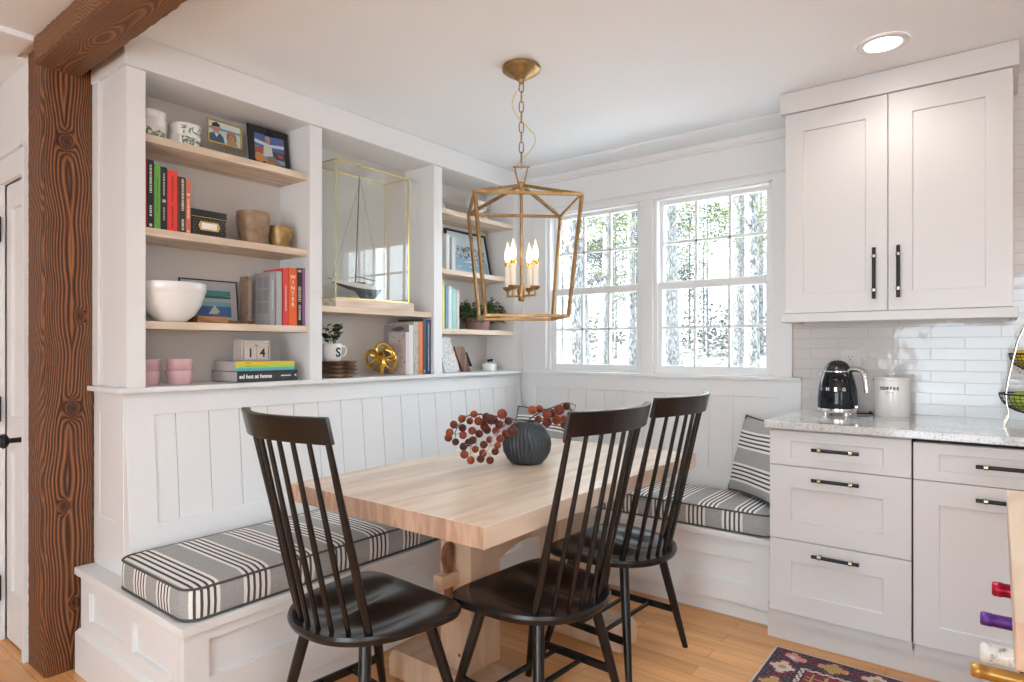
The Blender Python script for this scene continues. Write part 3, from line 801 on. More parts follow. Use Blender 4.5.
# ------------------------------------------------------------------ spindle-back chairs
SH = .442
def seat_shape(n=72):
    pts = []
    for k in range(n):
        a = 2*math.pi*k/n
        ca, sa = math.cos(a), math.sin(a)
        e = 5.0 if sa > 0 else 2.35
        x = abs(ca)**(2/e)*(1 if ca > 0 else -1); y = abs(sa)**(2/e)*(1 if sa > 0 else -1)
        w = .232+.025*y
        pts.append((x*w, y*(.205 if y > 0 else .220)+(-.006*(1-x*x) if y > .9 else 0)))
    return pts
def make_chair(label):
    ch = thing('dining_chair', label, 'chair', (0, 0, 0), 'black dining chairs round the table')
    out = seat_shape(); n = len(out)
    bm = BM(); rings = []
    def dish(x, y):
        # two shallow thigh hollows and a ridge between them
        d = -.026*math.exp(-((abs(x)-.092)/.062)**2)*math.exp(-((y-.01)/.155)**2)-.010*math.exp(-(x/.15)**2)*math.exp(-((y+.07)/.07)**2)
        return d
    for s, z in ((.92, SH-.030), (.975, SH-.027), (1.0, SH-.014), (1.0, SH-.010), (.985, SH-.001)):
        rings.append([bm.verts.new((x*s, y*s, z)) for x, y in out])
    for s in (.93, .84, .72, .58, .43, .28, .14):
        rings.append([bm.verts.new((x*s, y*s, SH+dish(x*s, y*s)*(1 if s < .9 else .3))) for x, y in out])
    c = bm.verts.new((0, 0, SH+dish(0, 0)))
    for A, B in zip(rings, rings[1:]):
        for k in range(n):
            f = bm.faces.new((A[k], A[(k+1) % n], B[(k+1) % n], B[k])); f.smooth = True
    for k in range(n): bm.faces.new((rings[-1][k], rings[-1][(k+1) % n], c)).smooth = True
    bm.faces.new(list(reversed(rings[0])))
    obj('seat', bm, M['black'], ch)
    feet = {}
    for sx in (-1, 1):
        for front in (1, 0):
            top = Vector((sx*.135, .115 if front else -.105, SH-.028)); ft = Vector((sx*(.205 if front else .222), .222 if front else -.178, 0))
            bm = BM(); tube(bm, [top, top.lerp(ft, .45), ft], [.0175, .0165, .0115], 14); obj('leg', bm, M['black'], ch)
            feet[(sx, front)] = (top, ft)
    def on(sx, fr, z):
        t, f = feet[(sx, fr)]; return t.lerp(f, (t.z-z)/(t.z-f.z))
    for sx in (-1, 1):
        a, b = on(sx, 1, .155), on(sx, 0, .155)
        bm = BM(); d = (b-a).normalized(); side = d.cross(Vector((0,0,1))).normalized()
        prism(bm, [(-.007, -.013), (.007, -.013), (.007, .013), (-.007, .013)], mat3(a, side, side.cross(d)*-1, d), (b-a).length); obj('side_stretcher', bm, M['black'], ch, .003)
    for t in (.34, .66):
        a = on(-1, 1, .155).lerp(on(-1, 0, .155), t); b = on(1, 1, .155).lerp(on(1, 0, .155), t)
        bm = BM(); tube(bm, [a, a.lerp(b, .5), b], [.0075, .0095, .0075], 10); obj('cross_stretcher', bm, M['black'], ch)
    # nine spindles fanning up into a bowed comb
    ZT = .972
    for i in range(9):
        u = -1+2*i/8
        b = Vector((u*.169, -.118-.078*(1-u*u), SH-.004)); t = Vector((u*.187, -.258-.058*(1-u*u), ZT+.012))
        end = i in (0, 8)
        bm = BM()
        if end: tube(bm, [b, b.lerp(t, .25), b.lerp(t, .6), t], [.0115, .0125, .0105, .008], 12)
        else: tube(bm, [b, b.lerp(t, .4), t], [.0070, .0082, .0064], 10)
        obj('spindle', bm, M['black'], ch)
    bm = BM(); th = .024; m = 22; prev = None; first = None
    for i in range(m+1):
        u = -1+2*i/m
        q = []
        nx = 2*.062*u/.208   # slope of the bow
        for (dn, z) in ((-th/2, 0), (th/2, 0), (th/2, .067), (-th/2, .067)):
            x = u*.208; y = -.254-.062*(1-u*u)-z*.26
            nrm = Vector((-nx, 1, 0)).normalized()
            q.append(bm.verts.new((x+nrm.x*dn, y+nrm.y*dn, ZT+z-(.004*(u*u) if z == 0 else 0))))
        if prev:
            for k in range(4): bm.faces.new((prev[k], prev[(k+1) % 4], q[(k+1) % 4], q[k])).smooth = False
        else: first = q
        prev = q
    bm.faces.new(first[::-1]); bm.faces.new(prev)
    obj('comb_rail', bm, M['black'], ch, .003)
    return ch
ch = make_chair('black spindle-back dining chair at the near end of the table, leftmost of the three')
ch2 = copy_tree(ch); ch2['label'] = 'black spindle-back dining chair at the long table side, middle one of the three'
ch3 = copy_tree(ch); ch3['label'] = 'black spindle-back dining chair nearest the window bench'
for c, (x, y, a) in ((ch, (-1.500, 1.225, -3)), (ch2, (-1.165, 1.650, 86)), (ch3, (-1.190, 2.225, 87))):
    c.location = (x, y, 0); c.rotation_euler = (0, 0, R(a))

# ------------------------------------------------------------------ lantern pendant
LX, LY = -1.508, 2.008
ln = thing('pendant_lantern', 'open brass lantern pendant with four candle lights hanging over the table', 'pendant light', (LX, LY, 1.33))
bm = BM(); lathe(bm, [(0, CEIL-.068), (.010, CEIL-.068), (.013, CEIL-.056), (.024, CEIL-.052), (.030, CEIL-.044), (.055, CEIL-.034), (.066, CEIL-.026), (.070, CEIL-.020), (.076, CEIL-.018), (.077, CEIL-.006), (.072, CEIL), (0, CEIL)], (LX, LY, 0), 40); obj('canopy', bm, M['brass'], ln)
bm = BM(); z = CEIL-.058; ztop = 1.955; k = 0; lk = .046
nl = int(round((z-ztop)/(lk-.007))); lk = (z-ztop)/nl+.007
while k < nl:
    zc = z-lk/2; pts = []
    for i in range(20):
        a = 2*math.pi*i/20; ca, sa = math.cos(a), math.sin(a)
        w, h = .0085, lk/2-.002
        px = w*abs(ca)**.6*(1 if ca > 0 else -1); pz = h*abs(sa)**.7*(1 if sa > 0 else -1)
        d = (.72, .70) if k % 2 == 0 else (.70, -.72)
        pts.append((LX+px*d[0], LY+px*d[1], zc+pz))
    tube(bm, pts, .0026, 6, closed=True); z -= lk-.007; k += 1
obj('chain', bm, M['brass'], ln)
bm = BM(); pts = []
for i in range(41):
    t = i/40; zz = CEIL-.06+(1.868-CEIL+.06)*t
    o = .050*math.sin(2*math.pi*t*1.3)*(1 if t < .5 else 1.15)*(max(0, math.sin(math.pi*min(1, t*1.0)))**.6)
    pts.append((LX-.79*o, LY-.61*o*1.0, zz))
tube(bm, pts, .0017, 6); obj('cord', bm, M['goldline'], ln)
BW, BH, BZ0, BZ1 = .283, .222, 1.332, 1.782
bm = BM(); bt = .0075
HZ = 1.862
def bar(p, q, w=bt): 
    tube(bm, [p, q], w*1.12, 4)
top = [Vector((LX, LY-BW, BZ1)), Vector((LX+BW, LY, BZ1)), Vector((LX, LY+BW, BZ1)), Vector((LX-BW, LY, BZ1))]
bot = [Vector((LX, LY-BH, BZ0)), Vector((LX+BH, LY, BZ0)), Vector((LX, LY+BH, BZ0)), Vector((LX-BH, LY, BZ0))]
for i in range(4):
    bar(top[i], top[(i+1) % 4]); bar(bot[i], bot[(i+1) % 4]); bar(top[i], bot[i]); bar(top[i], Vector((LX, LY, HZ)))
obj('frame', bm, M['brass'], ln, .001, seg=1)
bm = BM(); lathe(bm, [(0, HZ-.022), (.008, HZ-.02), (.018, HZ-.004), (.016, HZ+.008), (.006, HZ+.014), (0, HZ+.014)], (LX, LY, 0), 20)
for s in (-1, 1):
    tube(bm, [(LX+s*.012*.79, LY+s*.012*.61, HZ+.006), (LX+s*.026*.79, LY+s*.026*.61, 1.935)], .0032, 6)
tube(bm, [(LX-.034*.79, LY-.034*.61, 1.935), (LX+.034*.79, LY+.034*.61, 1.935)], .0036, 6)
tube(bm, [(LX, LY, 1.928), (LX, LY, 1.962)], .003, 6)
obj('hanger', bm, M['brass'], ln)
bm = BM(); cyl(bm, (LX, LY, 1.455), (LX, LY, HZ-.015), .0062, seg=12); lathe(bm, [(0, HZ-.045), (.009, HZ-.04), (.009, HZ-.03), (0, HZ-.025)], (LX, LY, 0), 12); obj('stem', bm, M['brass'], ln)
bm = BM(); lathe(bm, [(0, 1.395), (.010, 1.397), (.014, 1.404), (.011, 1.411), (.0165, 1.414), (.0165, 1.456), (.012, 1.462), (0, 1.464)], (LX, LY, 0), 12); obj('hub', bm, M['brass'], ln)
for k in range(4):
    a = R(97+90*k); r = .064
    dx, dy = math.cos(a), math.sin(a); cx_, cy_ = LX+dx*r, LY+dy*r
    bm = BM(); tube(bm, [(LX+dx*.012, LY+dy*.012, 1.418), (cx_, cy_, 1.418), (cx_, cy_, 1.418)], .0052, 4); tube(bm, [(cx_, cy_, 1.414), (cx_, cy_, 1.440)], .0052, 8)
    lathe(bm, [(0, 1.440), (.010, 1.440), (.020, 1.450), (.022, 1.455), (.0, 1.455)], (cx_, cy_, 0), 20); obj('arm', bm, M['brass'], ln)
    bm = BM(); cyl(bm, (cx_, cy_, 1.455), (cx_, cy_, 1.540), .0118, seg=18); cd = obj('candle', bm, M['candle'], ln)
    bm = BM(); lathe(bm, [(.0, 1.540), (.0122, 1.540), (.0122, 1.550), (.009, 1.556), (0, 1.557)], (cx_, cy_, 0), 16); obj('collar', bm, M['gold'], cd)
    bm = BM(); lathe(bm, [(.0, 1.556), (.007, 1.557), (.0115, 1.568), (.0132, 1.580), (.0115, 1.596), (.0065, 1.614), (.0025, 1.630), (0, 1.641)], (cx_, cy_, 0), 18); obj('bulb', bm, M['bulb'], cd)
    l = bpy.data.lights.new('bulb_light', 'POINT'); l.energy = .12; l.color = (1, .93, .84); l.shadow_soft_size = .03
    o = bpy.data.objects.new('bulb_light', l); COL.objects.link(o); o.location = (cx_+dx*.04, cy_+dy*.04, 1.60); attach(o, ln)
# ------------------------------------------------------------------ kitchen cabinets
def pull(name, parent, p, axis, L, proud=.032):
    """black bar pull with two pale brass collars; p = start of the bar on the face, axis 'x' or 'z'"""
    bm = BM(); p = Vector(p); d = Vector((1,0,0)) if axis == 'x' else Vector((0,0,1))
    c = p+Vector((0,-proud,0))
    cyl(bm, c, c+d*L, .0070, seg=14, mi=0)
    for t in (.17, .83):
        q = c+d*L*t
        cyl(bm, q-d*.006, q+d*.006, .0095, seg=14, mi=1)
        cyl(bm, q, q+Vector((0, proud, 0)), .005, seg=10, mi=1)
    return obj(name, bm, [M['blackmetal'], M['nickel']], parent)
def front(name, parent, y, x0, z0, x1, z1, rec, handle, t=.020):
    bm = BM(); relief(bm, FY(y+t), x0, z0, x1, z1, t, [rec], .008)
    f = obj(name, bm, M['cab'], parent, .0012, seg=1)
    if handle: pull('handle', f, (handle[0], y, handle[1]), handle[2], handle[3])
    return f
# wall cabinet
wc = thing('wall_cabinet', 'white two-door shaker wall cabinet hanging right of the window', 'cabinet', (-.351, 3.12, 1.323))
YU = 2.945
bm = BM(); box(bm, -.745, YU+.0215, 1.350, .042, YW-.010, 2.30); obj('body', bm, M['cab'], wc, .001)
front('door', wc, YU, -.747, 1.363, -.3545, 2.241, (-.672, 1.446, -.433, 2.157), (-.399, 1.410, 'z', .208))
front('door', wc, YU, -.3515, 1.363, .044, 2.241, (-.268, 1.440, -.037, 2.152), (-.314, 1.412, 'z', .208))
bm = BM(); box(bm, -.765, YU-.012, 2.243, .062, YW-.010, CEIL-.002); obj('crown_board', bm, M['cab'], wc, .002)
bm = BM(); box(bm, -.762, YU-.008, 1.323, .060, YU+.02, 1.3605); box(bm, -.762, YU+.02, 1.323, -.744, YW-.010, 1.3605); box(bm, .042, YU+.02, 1.323, .060, YW-.010, 1.3605); obj('light_rail', bm, M['cab'], wc, .002)
# drawer cabinet and the one beside it
YB = 2.685
dc = thing('drawer_cabinet', 'white base cabinet with three drawers between the window bench and the counter end', 'cabinet', (-.495, 3.0, 0))
bm = BM(); box(bm, -.742, YB+.0215, .10, -.2475, YW-.01, .882); obj('body', bm, M['cab'], dc)
front('drawer', dc, YB, -.741, .737, -.2485, .876, (-.659, .770, -.338, .836), (-.577, .811, 'x', .165))
front('drawer', dc, YB, -.741, .4385, -.2485, .734, (-.659, .519, -.338, .648), (-.577, .692, 'x', .165))
front('drawer', dc, YB, -.741, .141, -.2485, .4355, (-.659, .222, -.338, .353), (-.577, .395, 'x', .165))
bm = BM(); box(bm, -.768, YB+.068, 0, -.2475, YB+.082, .138); box(bm, -.768, YB+.07, 0, -.755, 2.795, .10); obj('toe_kick', bm, M['cab'], dc)
bc = thing('base_cabinet', 'white base cabinet with a drawer over a door at the right edge', 'cabinet', (.1, 3.0, 0))
bm = BM(); box(bm, -.2375, YB+.0215, .10, .42, YW-.01, .882); obj('body', bm, M['cab'], bc)
bm = BM(); box(bm, -.2474, YB+.012, .14, -.2376, YB+.03, .8838); box(bm, -.2474, YB+.012, .872, .42, YB+.0214, .8838); obj('gap_shade_strip', bm, M['gap'], bc)  # dark strips standing in for the shade in the cabinet gaps
front('drawer', bc, YB, -.2425, .737, .40, .870, (-.164, .774, .325, .834), (-.060, .806, 'x', .165))
front('door', bc, YB, -.2425, .141, .40, .734, (-.164, .218, .325, .652), (-.060, .691, 'x', .165))
bm = BM(); box(bm, -.2473, YB+.068, 0, .42, YB+.082, .138); obj('toe_kick', bm, M['cab'], bc)
bm = BM(); box(bm, -.757, 2.658, .885, .60, YW-.010, .915)
solo('countertop', bm, M['quartz'], 'glossy speckled grey quartz countertop over the white base cabinets', 'countertop', bevel=.003)

# sockets on the tile
def outlet(x0, x1, z0, z1, label):
    y = YW-.009
    o = thing('outlet', label, 'outlet', ((x0+x1)/2, y, z0))
    bm = BM(); box(bm, x0, y-.006, z0, x1, y+.001, z1); obj('plate', bm, M['outlet'], o, .002)
    cx_ = (x0+x1)/2
    for zc in (z1-(z1-z0)*.30, z0+(z1-z0)*.30):
        bm = BM(); box(bm, cx_-.017, y-.008, zc-.017, cx_+.017, y-.005, zc+.017); r = obj('receptacle', bm, M['outlet'], o, .003)
        bm = BM(); box(bm, cx_-.0075, y-.0085, zc-.001, cx_-.0055, y-.0075, zc+.008); box(bm, cx_+.0055, y-.0085, zc-.001, cx_+.0075, y-.0075, zc+.008); cyl(bm, (cx_, y-.0085, zc-.008), (cx_, y-.0075, zc-.008), .0028, seg=10); obj('slot', bm, M['ink'], r)
outlet(-.583, -.506, 1.085, 1.198, 'white wall outlet on the tiles behind the black kettle')
outlet(.032, .108, 1.085, 1.198, 'white wall outlet on the tiles behind the two-tier fruit stand')

# ------------------------------------------------------------------ kettle, canister, fruit stand
KX, KY, KZ = -.563, 3.085, .915
kt = thing('electric_kettle', 'black and chrome retro electric kettle standing on the counter', 'kettle', (KX, KY, KZ))
bm = BM(); lathe(bm, [(0, KZ+.012), (.072, KZ+.012), (.079, KZ+.015), (.080, KZ+.020), (.079, KZ+.030), (.0, KZ+.030)], (KX, KY, 0), 40)
for a in (45, 135, 225, 315): cyl(bm, (KX+.058*math.cos(R(a)), KY+.058*math.sin(R(a)), KZ), (KX+.058*math.cos(R(a)), KY+.058*math.sin(R(a)), KZ+.013), .012, .010, 14)
obj('base', bm, M['chrome'], kt)
bm = BM(); lathe(bm, [(0, KZ+.030), (.079, KZ+.030), (.0805, KZ+.036), (.0795, KZ+.08), (.075, KZ+.12), (.068, KZ+.155), (.0615, KZ+.178), (.057, KZ+.190), (0, KZ+.190)], (KX, KY, 0), 48); body = obj('body', bm, plain('kettle_enamel', (.006, .008, .012), .08, spec=.4), kt)
bm = BM(); lathe(bm, [(.0565, KZ+.188), (.0585, KZ+.190), (.0585, KZ+.194), (.0545, KZ+.196), (.0545, KZ+.188)], (KX, KY, 0), 48); obj('rim', bm, M['chrome'], kt)
bm = BM(); lathe(bm, [(.0545, KZ+.194), (.050, KZ+.210), (.040, KZ+.226), (.026, KZ+.236), (.012, KZ+.240), (0, KZ+.2405)], (KX, KY, 0), 40); obj('lid', bm, colm((.02, .02, .022), .25), kt)
hd = Vector((.93, -.37, 0)).normalized()
def kp(r, z): return Vector((KX, KY, KZ+z))+hd*r
bm = BM(); tube(bm, [kp(.050, .196), kp(.075, .203), kp(.095, .203), kp(.113, .194), kp(.122, .178), kp(.128, .15), kp(.131, .118), kp(.132, .104)], [.012, .013, .014, .014, .014, .0135, .013, .012], 14, squash=(1, .85)); obj('handle', bm, M['chrome'], kt)
bm = BM(); lathe(bm, [(0, 0), (.008, 0), (.009, .004), (.006, .008), (0, .009)], (0,0,0), 14, T=mat3(kp(.082, .040)+Vector((.004,-.012,0)), (1,0,0), (0,0,1), (0,-1,0))); obj('switch', bm, M['chrome'], kt)
bm = BM()
sd = -hd
sp = lambda r, z: Vector((KX, KY, KZ+z))+sd*r
tube(bm, [sp(.060, .135), sp(.066, .155), sp(.070, .175), sp(.072, .186)], [.012, .014, .013, .010], 12, squash=(1, .8)); obj('spout', bm, M['chrome'], kt)
cam_dir = Vector((0-KX, 0-KY, 0)).normalized()
import math as _m
baseang = _m.atan2(cam_dir.y, cam_dir.x)
for i, cch in enumerate('SMEG'):
    a = R(-97)+(i-1.5)*R(24); zz = .115; rr = .0764
    nrm = Vector((math.cos(a), math.sin(a), 0)); uu = Vector((-math.sin(a), math.cos(a), 0))
    text('lettering', cch, .020, M['chrome'], body, mat3(Vector((KX, KY, KZ+zz))+nrm*rr, uu, (0,0,1), nrm), ext=.0025, bold=.0006)
bm = BM(); tube(bm, [(KX+.07, KY+.04, KZ+.006), (KX+.105, KY+.055, KZ+.005), (KX+.122, KY+.085, KZ+.005), (KX+.112, KY+.14, KZ+.005), (KX+.10, KY+.19, KZ+.005)], .0035, 8)
obj('cord', bm, M['iron'], kt)

CX, CY = -.366, 3.165
cn = thing('coffee_canister', 'white lidded coffee canister on the counter beside the kettle', 'canister', (CX, CY, .915))
bm = BM(); lathe(bm, [(0, .915), (.0655, .915), (.068, .918), (.068, 1.066), (.066, 1.070), (0, 1.070)], (CX, CY, 0), 48); cb_ = obj('body', bm, M['ceramic'], cn)
bm = BM(); lathe(bm, [(0, 1.070), (.069, 1.070), (.070, 1.073), (.069, 1.082), (.064, 1.085), (.012, 1.087), (.011, 1.091), (.020, 1.094), (.021, 1.098), (.014, 1.101), (0, 1.102)], (CX, CY, 0), 48); obj('lid', bm, M['ceramic'], cn)
def curved_text(s, z, size, parent, spread, mat, ext=.0006, bold=0.0):
    cen = R(-90)
    for i, c_ in enumerate(s):
        if c_ == ' ': continue
        a = cen+(i-(len(s)-1)/2)*R(spread); nrm = Vector((math.cos(a), math.sin(a), 0)); uu = Vector((-math.sin(a), math.cos(a), 0))
        text('lettering', c_, size, mat, parent, mat3(Vector((CX, CY, z))+nrm*.0682, uu, (0,0,1), nrm), ext, bold=bold)
curved_text('COFFEE', 1.037, .0175, cb_, 10.5, M['ink'], bold=.0008)
bm = BM()
for k, (w, z) in enumerate(((26, 1.0205), (36, 1.0145), (14, 1.0095))):
    n = 14; pv = None
    for i in range(n+1):
        a = R(-90-w/2+w*i/n); q = [bm.verts.new((CX+math.cos(a)*r, CY+math.sin(a)*r, zz)) for r, zz in ((.0683, z), (.0683, z+(.0022 if k == 0 else .0007)))]
        if pv and (k == 1 or i % 3): bm.faces.new((pv[0], q[0], q[1], pv[1]))
        pv = q
obj('lettering', bm, M['ink'], cb_)

FXc, FYc = .125, 3.06
fs = thing('fruit_stand', 'two-tier fruit stand with a bent brass wire frame at the right end of the counter', 'fruit stand', (FXc, FYc, .915))
for sy in (-.06, .06):
    bm = BM(); pts = []
    for (dx, z) in ((-.108, .9185), (-.101, .935), (-.094, .952), (-.093, .972), (-.099, 1.0), (-.101, 1.037), (-.092, 1.10), (-.080, 1.165), (-.066, 1.235), (-.048, 1.285), (-.025, 1.318), (0, 1.33)):
        pts.append((FXc+dx, FYc+sy, z))
    pts += [(2*FXc-p[0], p[1], p[2]) for p in pts[-2::-1]]
    tube(bm, pts, .0036, 8); obj('frame', bm, M['nickel'], fs)
def wire_bowl(z0, z1, R0, R1, name):
    bm = BM()
    prof = [(R0+(R1-R0)*math.sin(math.pi/2*t), z0+(z1-z0)*(1-math.cos(math.pi/2*t))) for t in [k/8 for k in range(9)]]
    for k in range(9):
        t = k/8; r = .02+(R1-.02)*math.sin(math.pi/2*t); z = z0+(z1-z0)*(1-math.cos(math.pi/2*t))
        tube(bm, [(FXc+r*math.cos(2*math.pi*i/32), FYc+r*math.sin(2*math.pi*i/32), z) for i in range(32)], .0013 if k < 8 else .0032, 6, closed=True)
    for i in range(36):
        a = 2*math.pi*i/36
        tube(bm, [(FXc+(.02+(R1-.02)*math.sin(math.pi/2*k/8))*math.cos(a), FYc+(.02+(R1-.02)*math.sin(math.pi/2*k/8))*math.sin(a), z0+(z1-z0)*(1-math.cos(math.pi/2*k/8))) for k in range(9)], .0012, 5)
    return obj(name, bm, M['steel'], fs)
wire_bowl(.962, 1.036, .05, .122, 'lower_bowl'); wire_bowl(1.125, 1.188, .04, .092, 'upper_bowl')
def fruit(name, label, grp, mat, p, r, rot):
    bm = BM()
    lathe(bm, [(0, -r*1.22), (r*.16, -r*1.17), (r*.30, -r*1.02), (r*.72, -r*.72), (r*.97, -r*.3), (r, 0), (r*.97, r*.3), (r*.72, r*.72), (r*.30, r*1.02), (r*.16, r*1.17), (0, r*1.22)], (0,0,0), 20, T=Matrix.Translation(p) @ Matrix.Rotation(R(rot[0]), 4, 'X') @ Matrix.Rotation(R(rot[1]), 4, 'Y'))
    solo(name, bm, mat, label, 'fruit', grp, smooth=True)
for p in ((-.058, -.045), (-.058, .045), (.01, -.062), (.012, .058), (.072, 0), (-.02, 0)):
    fruit('lime', 'green lime in the lower bowl of the fruit stand', 'limes in the lower bowl', M['lime'], Vector((FXc+p[0], FYc+p[1], 1.012)), .031, (70, 60*p[0]*20))
for p in ((-.05, -.015), (.012, -.048), (.015, .048)):
    fruit('lemon', 'yellow lemon in the upper bowl of the fruit stand', 'lemons in the upper bowl', M['lemon'], Vector((FXc+p[0], FYc+p[1], 1.173)), .030, (80, 40*p[0]*20))

# ------------------------------------------------------------------ island with bottle rack
ix0, iy0, iy1 = .0145, .884, 1.690
isl = thing('kitchen_island', 'pale butcher block kitchen island top at the right edge over a bottle rack', 'island', (.35, 1.29, 0))
bm = BM(); box(bm, ix0, iy0, .855, .70, iy1, .91)
bm.normal_update()
for f in bm.faces:
    if abs(f.normal.y) > .9: f.material_index = 1
obj('top', bm, [M['block'], M['endgrain']], isl, .002)
for x in (.055, .64):
    for y in (iy0+.05, iy1-.05):
        bm = BM(); box(bm, x-.02, y-.02, 0, x+.02, y+.02, .855); obj('leg', bm, M['steel'], isl, .002)
for z in (.66, .565, .30):
    bm = BM()
    for x in (.048, .32): box(bm, x-.006, iy0+.07, z-.006, x+.006, iy1-.06, z+.006)
    obj('rack_rail', bm, M['steel'], isl, .001)
def bottle(label, foil, y, z, xtip, fat=1.0):
    b = thing('wine_bottle', label, 'bottle', (xtip, y, z), 'wine bottles lying in the island rack')
    T = mat3((xtip, y, z), (0,0,1), (0,1,0), (1,0,0))
    s = fat
    bm = BM(); lathe(bm, [(0, .080), (.0140*s, .080), (.0142*s, .10), (.018, .115), (.032, .14), (.0375, .165), (.0375, .29), (.035, .297), (0, .292)], (0,0,0), 28, T=T); obj('glass_body', bm, M['bottle'], b)
    bm = BM(); lathe(bm, [(0, 0), (.0125*s, 0), (.0150*s, .003), (.0152*s, .016), (.0140*s, .0185), (.0143*s, .030), (.0147*s, .080), (0, .080)], (0,0,0), 28, T=T); obj('foil_capsule', bm, foil, b)
bottle('wine bottle with a shiny red foil cap, highest in the island rack', M['redfoil'], 1.605, .722, -.010, .95)
bottle('wine bottle with a purple foil cap just under the red-capped one', M['purplefoil'], 1.472, .703, -.0265, .82)
bottle('sparkling wine bottle with a crinkled silvery white foil cap', M['whitefoil'], 1.318, .700, -.024, 1.12)
bottle('wine bottle with a golden foil cap below the silver-capped one', M['goldfoil'], 1.452, .611, -.040, .90)
bottle('wine bottle with a pink foil cap lowest in view in the island rack', M['pinkfoil'], 1.352, .604, -.036, .96)

# ------------------------------------------------------------------ rug
rg = []
def rug():
    x0, x1, y0, y1 = -.707, 1.10, 1.70, 2.658; c = .0060
    nx, ny = int((x1-x0)/c), int((y1-y0)/c)
    pal = [(.46, .40, .34), (.04, .028, .045), (.25, .03, .05), (.55, .26, .24), (.42, .28, .10), (.58, .50, .45), (.07, .08, .11)]
    mats = [plain('rug_%d' % i, p, .95, bump=.4, bscale=600, var=.25, vscale=160) for i, p in enumerate(pal)]
    bm = BM()
    vs = [[bm.verts.new((x0+(x1-x0)*i/nx, y0+(y1-y0)*j/ny, .007)) for j in range(ny+1)] for i in range(nx+1)]
    def pick(i, j):
        a = min(i, nx-1-i); b = min(j, ny-1-j); e = min(a, b)
        along = j if a < b else i
        if e < 1: return 0 if (i+j) % 3 else 5
        if e < 2: return 1
        if e < 19:                     # main border: paired blossoms on dark ground
            p = along % 24; q = e-2
            dx, dy = abs(p-12)*2//3, abs(q-8)*2//3
            alt = (along//24) % 3
            if dx+dy < 2: return 4 if alt else 5
            if dx+dy < 5: return (3, 4, 5)[alt]
            if dx < 6 and dy < 2: return 3
            if dx+dy == 6 or (dx == 7 and q % 3 == 0): return 2
            return 1 if (p+q) % 5 else 6
        if e in (19, 23): return 1
        if e < 23: return 5 if (along//2+e) % 3 else 1
        if e == 24: return 2
        # field: stepped diamonds
        p, q = i % 36, j % 32
        d = (abs(p-18)+abs(q-16))*3//4
        if d < 3: return 4
        if d < 6: return 5
        if d < 8: return 1
        if d < 11: return 3
        if d < 13: return 2
        return 4 if (p*q) % 7 == 0 else (1 if (p+q) % 4 == 0 else 2)
    for i in range(nx):
        for j in range(ny):
            bm.faces.new((vs[i][j], vs[i+1][j], vs[i+1][j+1], vs[i][j+1])).material_index = pick(i, j)
    # edge binding down to the floor
    for (a, b, q, r) in ((x0, y0, x1, y0), (x1, y0, x1, y1), (x1, y1, x0, y1), (x0, y1, x0, y0)):
        tube(bm, [(a, b, .004), (q, r, .004)], .004, 6, mi=5)
    solo('rug', bm, mats, 'small patterned rug in dark red, pink and gold on the oak floor before the cabinets', 'rug')
rug()

# ------------------------------------------------------------------ ceiling lights (the one in the picture and unseen ones added to light the room)
def can(x, y, label, watts, kind_col=(1, .93, .84)):
    t = thing('ceiling_light', label, 'ceiling light', (x, y, CEIL-.01), 'recessed ceiling lights')
    bm = BM(); lathe(bm, [(.060, CEIL-.001), (.060, CEIL-.005), (.066, CEIL-.0085), (.084, CEIL-.006), (.086, CEIL-.001)], (x, y, 0), 48); obj('trim_ring', bm, M['white'], t)
    bm = BM(); lathe(bm, [(0, CEIL-.0055), (.0605, CEIL-.0045), (.0605, CEIL-.001), (0, CEIL-.001)], (x, y, 0), 40); obj('lens', bm, M['lens'], t)
    l = bpy.data.lights.new('lamp', 'SPOT'); l.energy = watts; l.color = kind_col; l.spot_size = R(150); l.spot_blend = .7; l.shadow_soft_size = .055
    o = bpy.data.objects.new('lamp', l); COL.objects.link(o); o.location = (x, y, CEIL-.02); o.parent = t; o.matrix_parent_inverse = Matrix.Translation(t.location).inverted()
# ------------------------------------------------------------------ books and shelf things
def book(label, T, D, th, H, cover, pages='pages', group=None, title=None, marks=None, markcol=None, tsize=.012, tmat=None, stack_text=False, cat='book', art=None):
    """local frame: spine at x=0 looking +x, thickness along +y, height +z, pages towards -x"""
    c = colm(cover, .5) if isinstance(cover, tuple) else cover
    b = thing('book', label, cat, T.to_translation(), group)
    bm = BM(); k = .0022
    box(bm, -D, 0, 0, 0, k, H, T=T); box(bm, -D, th-k, 0, 0, th, H, T=T); box(bm, -k, k*.99, 0, 0, th-k*.99, H, T=T)
    cv = obj('cover', bm, c, b, .0006, seg=1)
    bm = BM(); box(bm, -D+.004, k, .003, -k, th-k, H-.003, T=T); obj('page_block', bm, M[pages], b)
    if marks:
        bm = BM()
        for (z0, z1, w) in marks: box(bm, -.0001, th*(.5-w/2), H*z0, .0004, th*(.5+w/2), H*z1, T=T)
        obj('lettering', bm, colm(markcol, .5), cv)
    if title:
        tm = tmat or M['whiteink']
        if stack_text: TT = T @ mat3((.0003, th/2, H*title[1]), (0,1,0), (0,0,1), (1,0,0))
        else: TT = T @ mat3((.0003, th/2, H*title[1]), (0,0,-1), (0,1,0), (1,0,0))
        text('lettering', title[0], tsize, tm, cv, TT, line=.95 if stack_text else 1)
    return b
def stand(x, y, z, ry=0, rx=0, rz=0): return Matrix.Translation((x, y, z)) @ Matrix.Rotation(R(rz), 4, 'Z') @ Matrix.Rotation(R(rx), 4, 'X')
def dashes(n, z0, z1, w=.5, seed=0):
    r = random.Random(seed); out = []; z = z0
    while z < z1:
        h = r.uniform(.012, .03); out.append((z, min(z1, z+h), w)); z += h+r.uniform(.006, .014)
    return out
E1 = .0008
